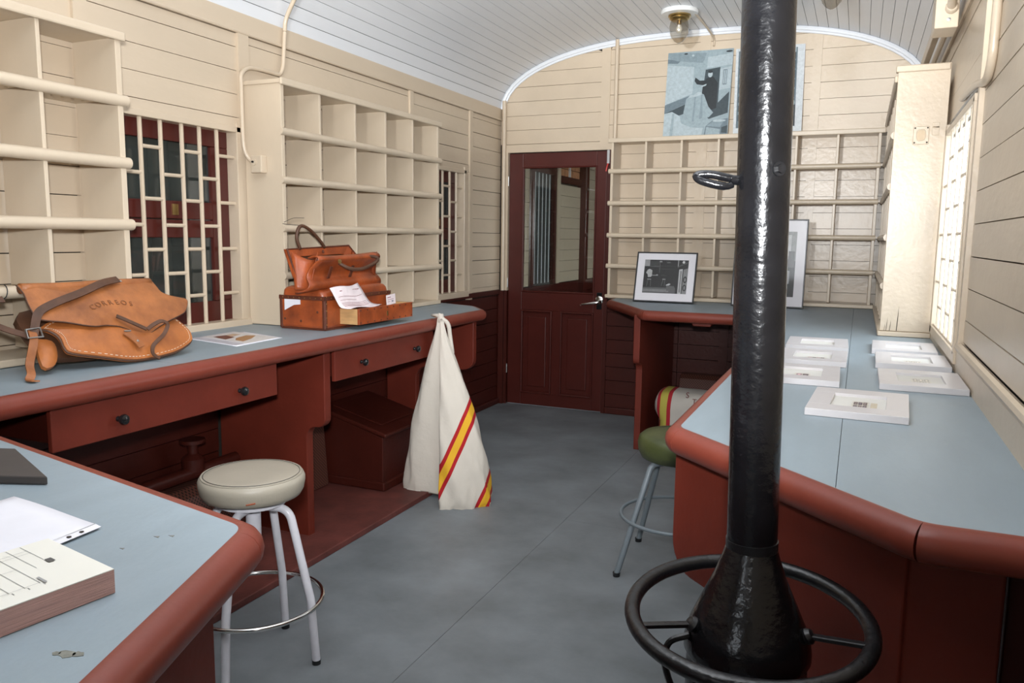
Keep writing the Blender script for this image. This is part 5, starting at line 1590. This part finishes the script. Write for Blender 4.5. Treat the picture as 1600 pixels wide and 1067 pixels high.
pipe_thing('wall_conduit', 'cream conduit running from the ceiling down to the left frieze', [(LW + .26, 3.06, 2.51), (LW + .15, 3.08, 2.43), (LW + .07, 3.095, 2.345), (LW + .032, 3.10, 2.285), (xw, 3.10, 2.238)], .0095, CREAM)
sw = thing('light_switch', (-2.43, 2.8, 1.6), 'square cream switch box on the side of the left rack', 'switch')
MB().box(-2.475, -2.415, 2.788, 2.8255, 1.565, 1.640).build('box', CREAM_S, sw, bevel=.004)
MB().lathe([(.014, 0), (.014, .004), (0, .004)], (-2.455, 2.788, 1.61), 14, (0, -1, 0)).build('dial', CREAM_S, sw, smooth=True)
MB().lathe([(.005, 0), (.004, .006), (0, .007)], (-2.458, 2.784, 1.612), 10, (0, -1, 0)).build('toggle', BLACKP, sw, smooth=True)
xr_ = RW - .012
pipe_thing('wall_conduit', 'cream pipe coming down the right wall and bending above the bright window',
           [(xr_, 2.64, 2.245), (xr_, 2.64, 2.1), (xr_, 2.64, 1.95), (xr_, 2.645, 1.86), (xr_, 2.66, 1.81), (xr_, 2.71, 1.775), (xr_, 2.80, 1.775), (xr_, 2.95, 1.795), (xr_, 3.15, 1.81), (xr_, 3.38, 1.82)], .0125, CREAM_R)
# junction box and trunking in the right ceiling corner
jb = thing('junction_box', (.255, 3.62, 2.13), 'cream cable junction box high in the right ceiling corner', 'box')
MB().box(.205, .285, 3.52, 3.68, 2.105, 2.30).build('box', CREAM_R, jb, bevel=.004)
MB().lathe([(.007, 0), (.007, .004), (0, .005)], (.252, 3.52, 2.135), 10, (0, -1, 0)).build('cover_screw', STEEL, jb, smooth=True)
MB().tube([(.258, 3.52, 2.175), (.252, 3.40, 2.20), (.25, 2.6, 2.27)], .016, 12).build('inlet_pipe', CREAM_R, jb, smooth=True)
MB().lathe([(.022, 0), (.022, .02), (.017, .026), (0, .026)], (.258, 3.522, 2.175), 16, (0, -1, .1)).build('gland', CREAM_R, jb, smooth=True)
tk = thing('cable_trunking', (.27, 4.6, 2.2), 'cream cable channel along the right ceiling corner', 'trunking')
MB().box(.235, .262, 3.69, YE - .04, 2.20, 2.255).build('channel', CREAM_R, tk, bevel=.004)
MB().tube([(.280, 3.69, 2.195), (.280, YE - .04, 2.195)], .012, 8).build('cable', CREAM_R, tk, smooth=True)
# outlet plate and clip on the rack end board
pt = thing('outlet_plate', (.215, 3.89, 1.75), 'cream square backplate with oval opening on the rack end board', 'outlet')
yP = 3.892
o4 = [(.178, 1.715), (.238, 1.715), (.238, 1.790), (.178, 1.790)]
MB().box(.178, .238, yP - .010, yP, 1.715, 1.790).build('plate', CREAM_R, pt, bevel=.002)
ov = [(.208 + .017 * math.copysign(abs(math.cos(a)) ** .6, math.cos(a)), yP - .0102, 1.7525 + .023 * math.copysign(abs(math.sin(a)) ** .6, math.sin(a))) for a in [2 * PI * k / 24 for k in range(24)]]
MB().tube(ov, .0025, 6, closed=True).build('opening_rim', CREAM_R, pt, smooth=True)
MB().prism(ov[::-1], (0, -.0008, 0)).build('opening', paint('beige_recess', (.55, .42, .28), rough=.6, bump=0), pt)
for a, b in ((.184, 1.722), (.232, 1.722), (.184, 1.783), (.232, 1.783)):
    MB().lathe([(.0035, 0), (.0035, .0008), (0, .0008)], (a, yP - .010, b), 8, (0, -1, 0)).build('screw_hole', GAP, pt)
cl = thing('pipe_clip', (.262, 3.89, 1.77), 'small cream pipe clip beside the square backplate', 'clip')
MB().tube([(.252, yP - .002, 1.785), (.252, yP - .012, 1.785), (.272, yP - .012, 1.785), (.272, yP - .002, 1.785)], .003, 6).build('saddle', CREAM_R, cl, smooth=True)
MB().box(.250, .276, yP - .003, yP - .0005, 1.752, 1.805).build('strap', CREAM_R, cl, bevel=.001)
# upright pipe and cable on the end wall
pipe_thing('wall_pipe', 'cream upright pipe on the end wall beside the door header', [(-1.648, YE - .03, 1.985), (-1.648, YE - .03, ceil_z(-1.648) - .004)], .014, CREAM, 'pipe', 0)
pipe_thing('lamp_cable', 'thin cream cable dropping from the ceiling behind the acorn lamp', [(-1.03, 5.06, 2.685), (-1.0, 5.4, 2.66), (-.985, YE - .016, 2.63), (-.985, YE - .014, 2.585)], .007, CREAM, 'cable', 4)
# small grey plate and red tag above the door handle side
gp = thing('catch_plate', (-1.69, YE - .02, 1.87), 'small grey metal catch plate at the top right of the door', 'catch')
MB().box(-1.702, -1.684, YE - .03, YE - .0125, 1.83, 1.925).build('plate', GREYPLATE, gp, bevel=.002)
MB().tube(cr([(-1.693, YE - .032, 1.83), (-1.70, YE - .036, 1.80), (-1.705, YE - .036, 1.775)], 4), .005, 8).build('red_tag', REDPL, gp, smooth=True)
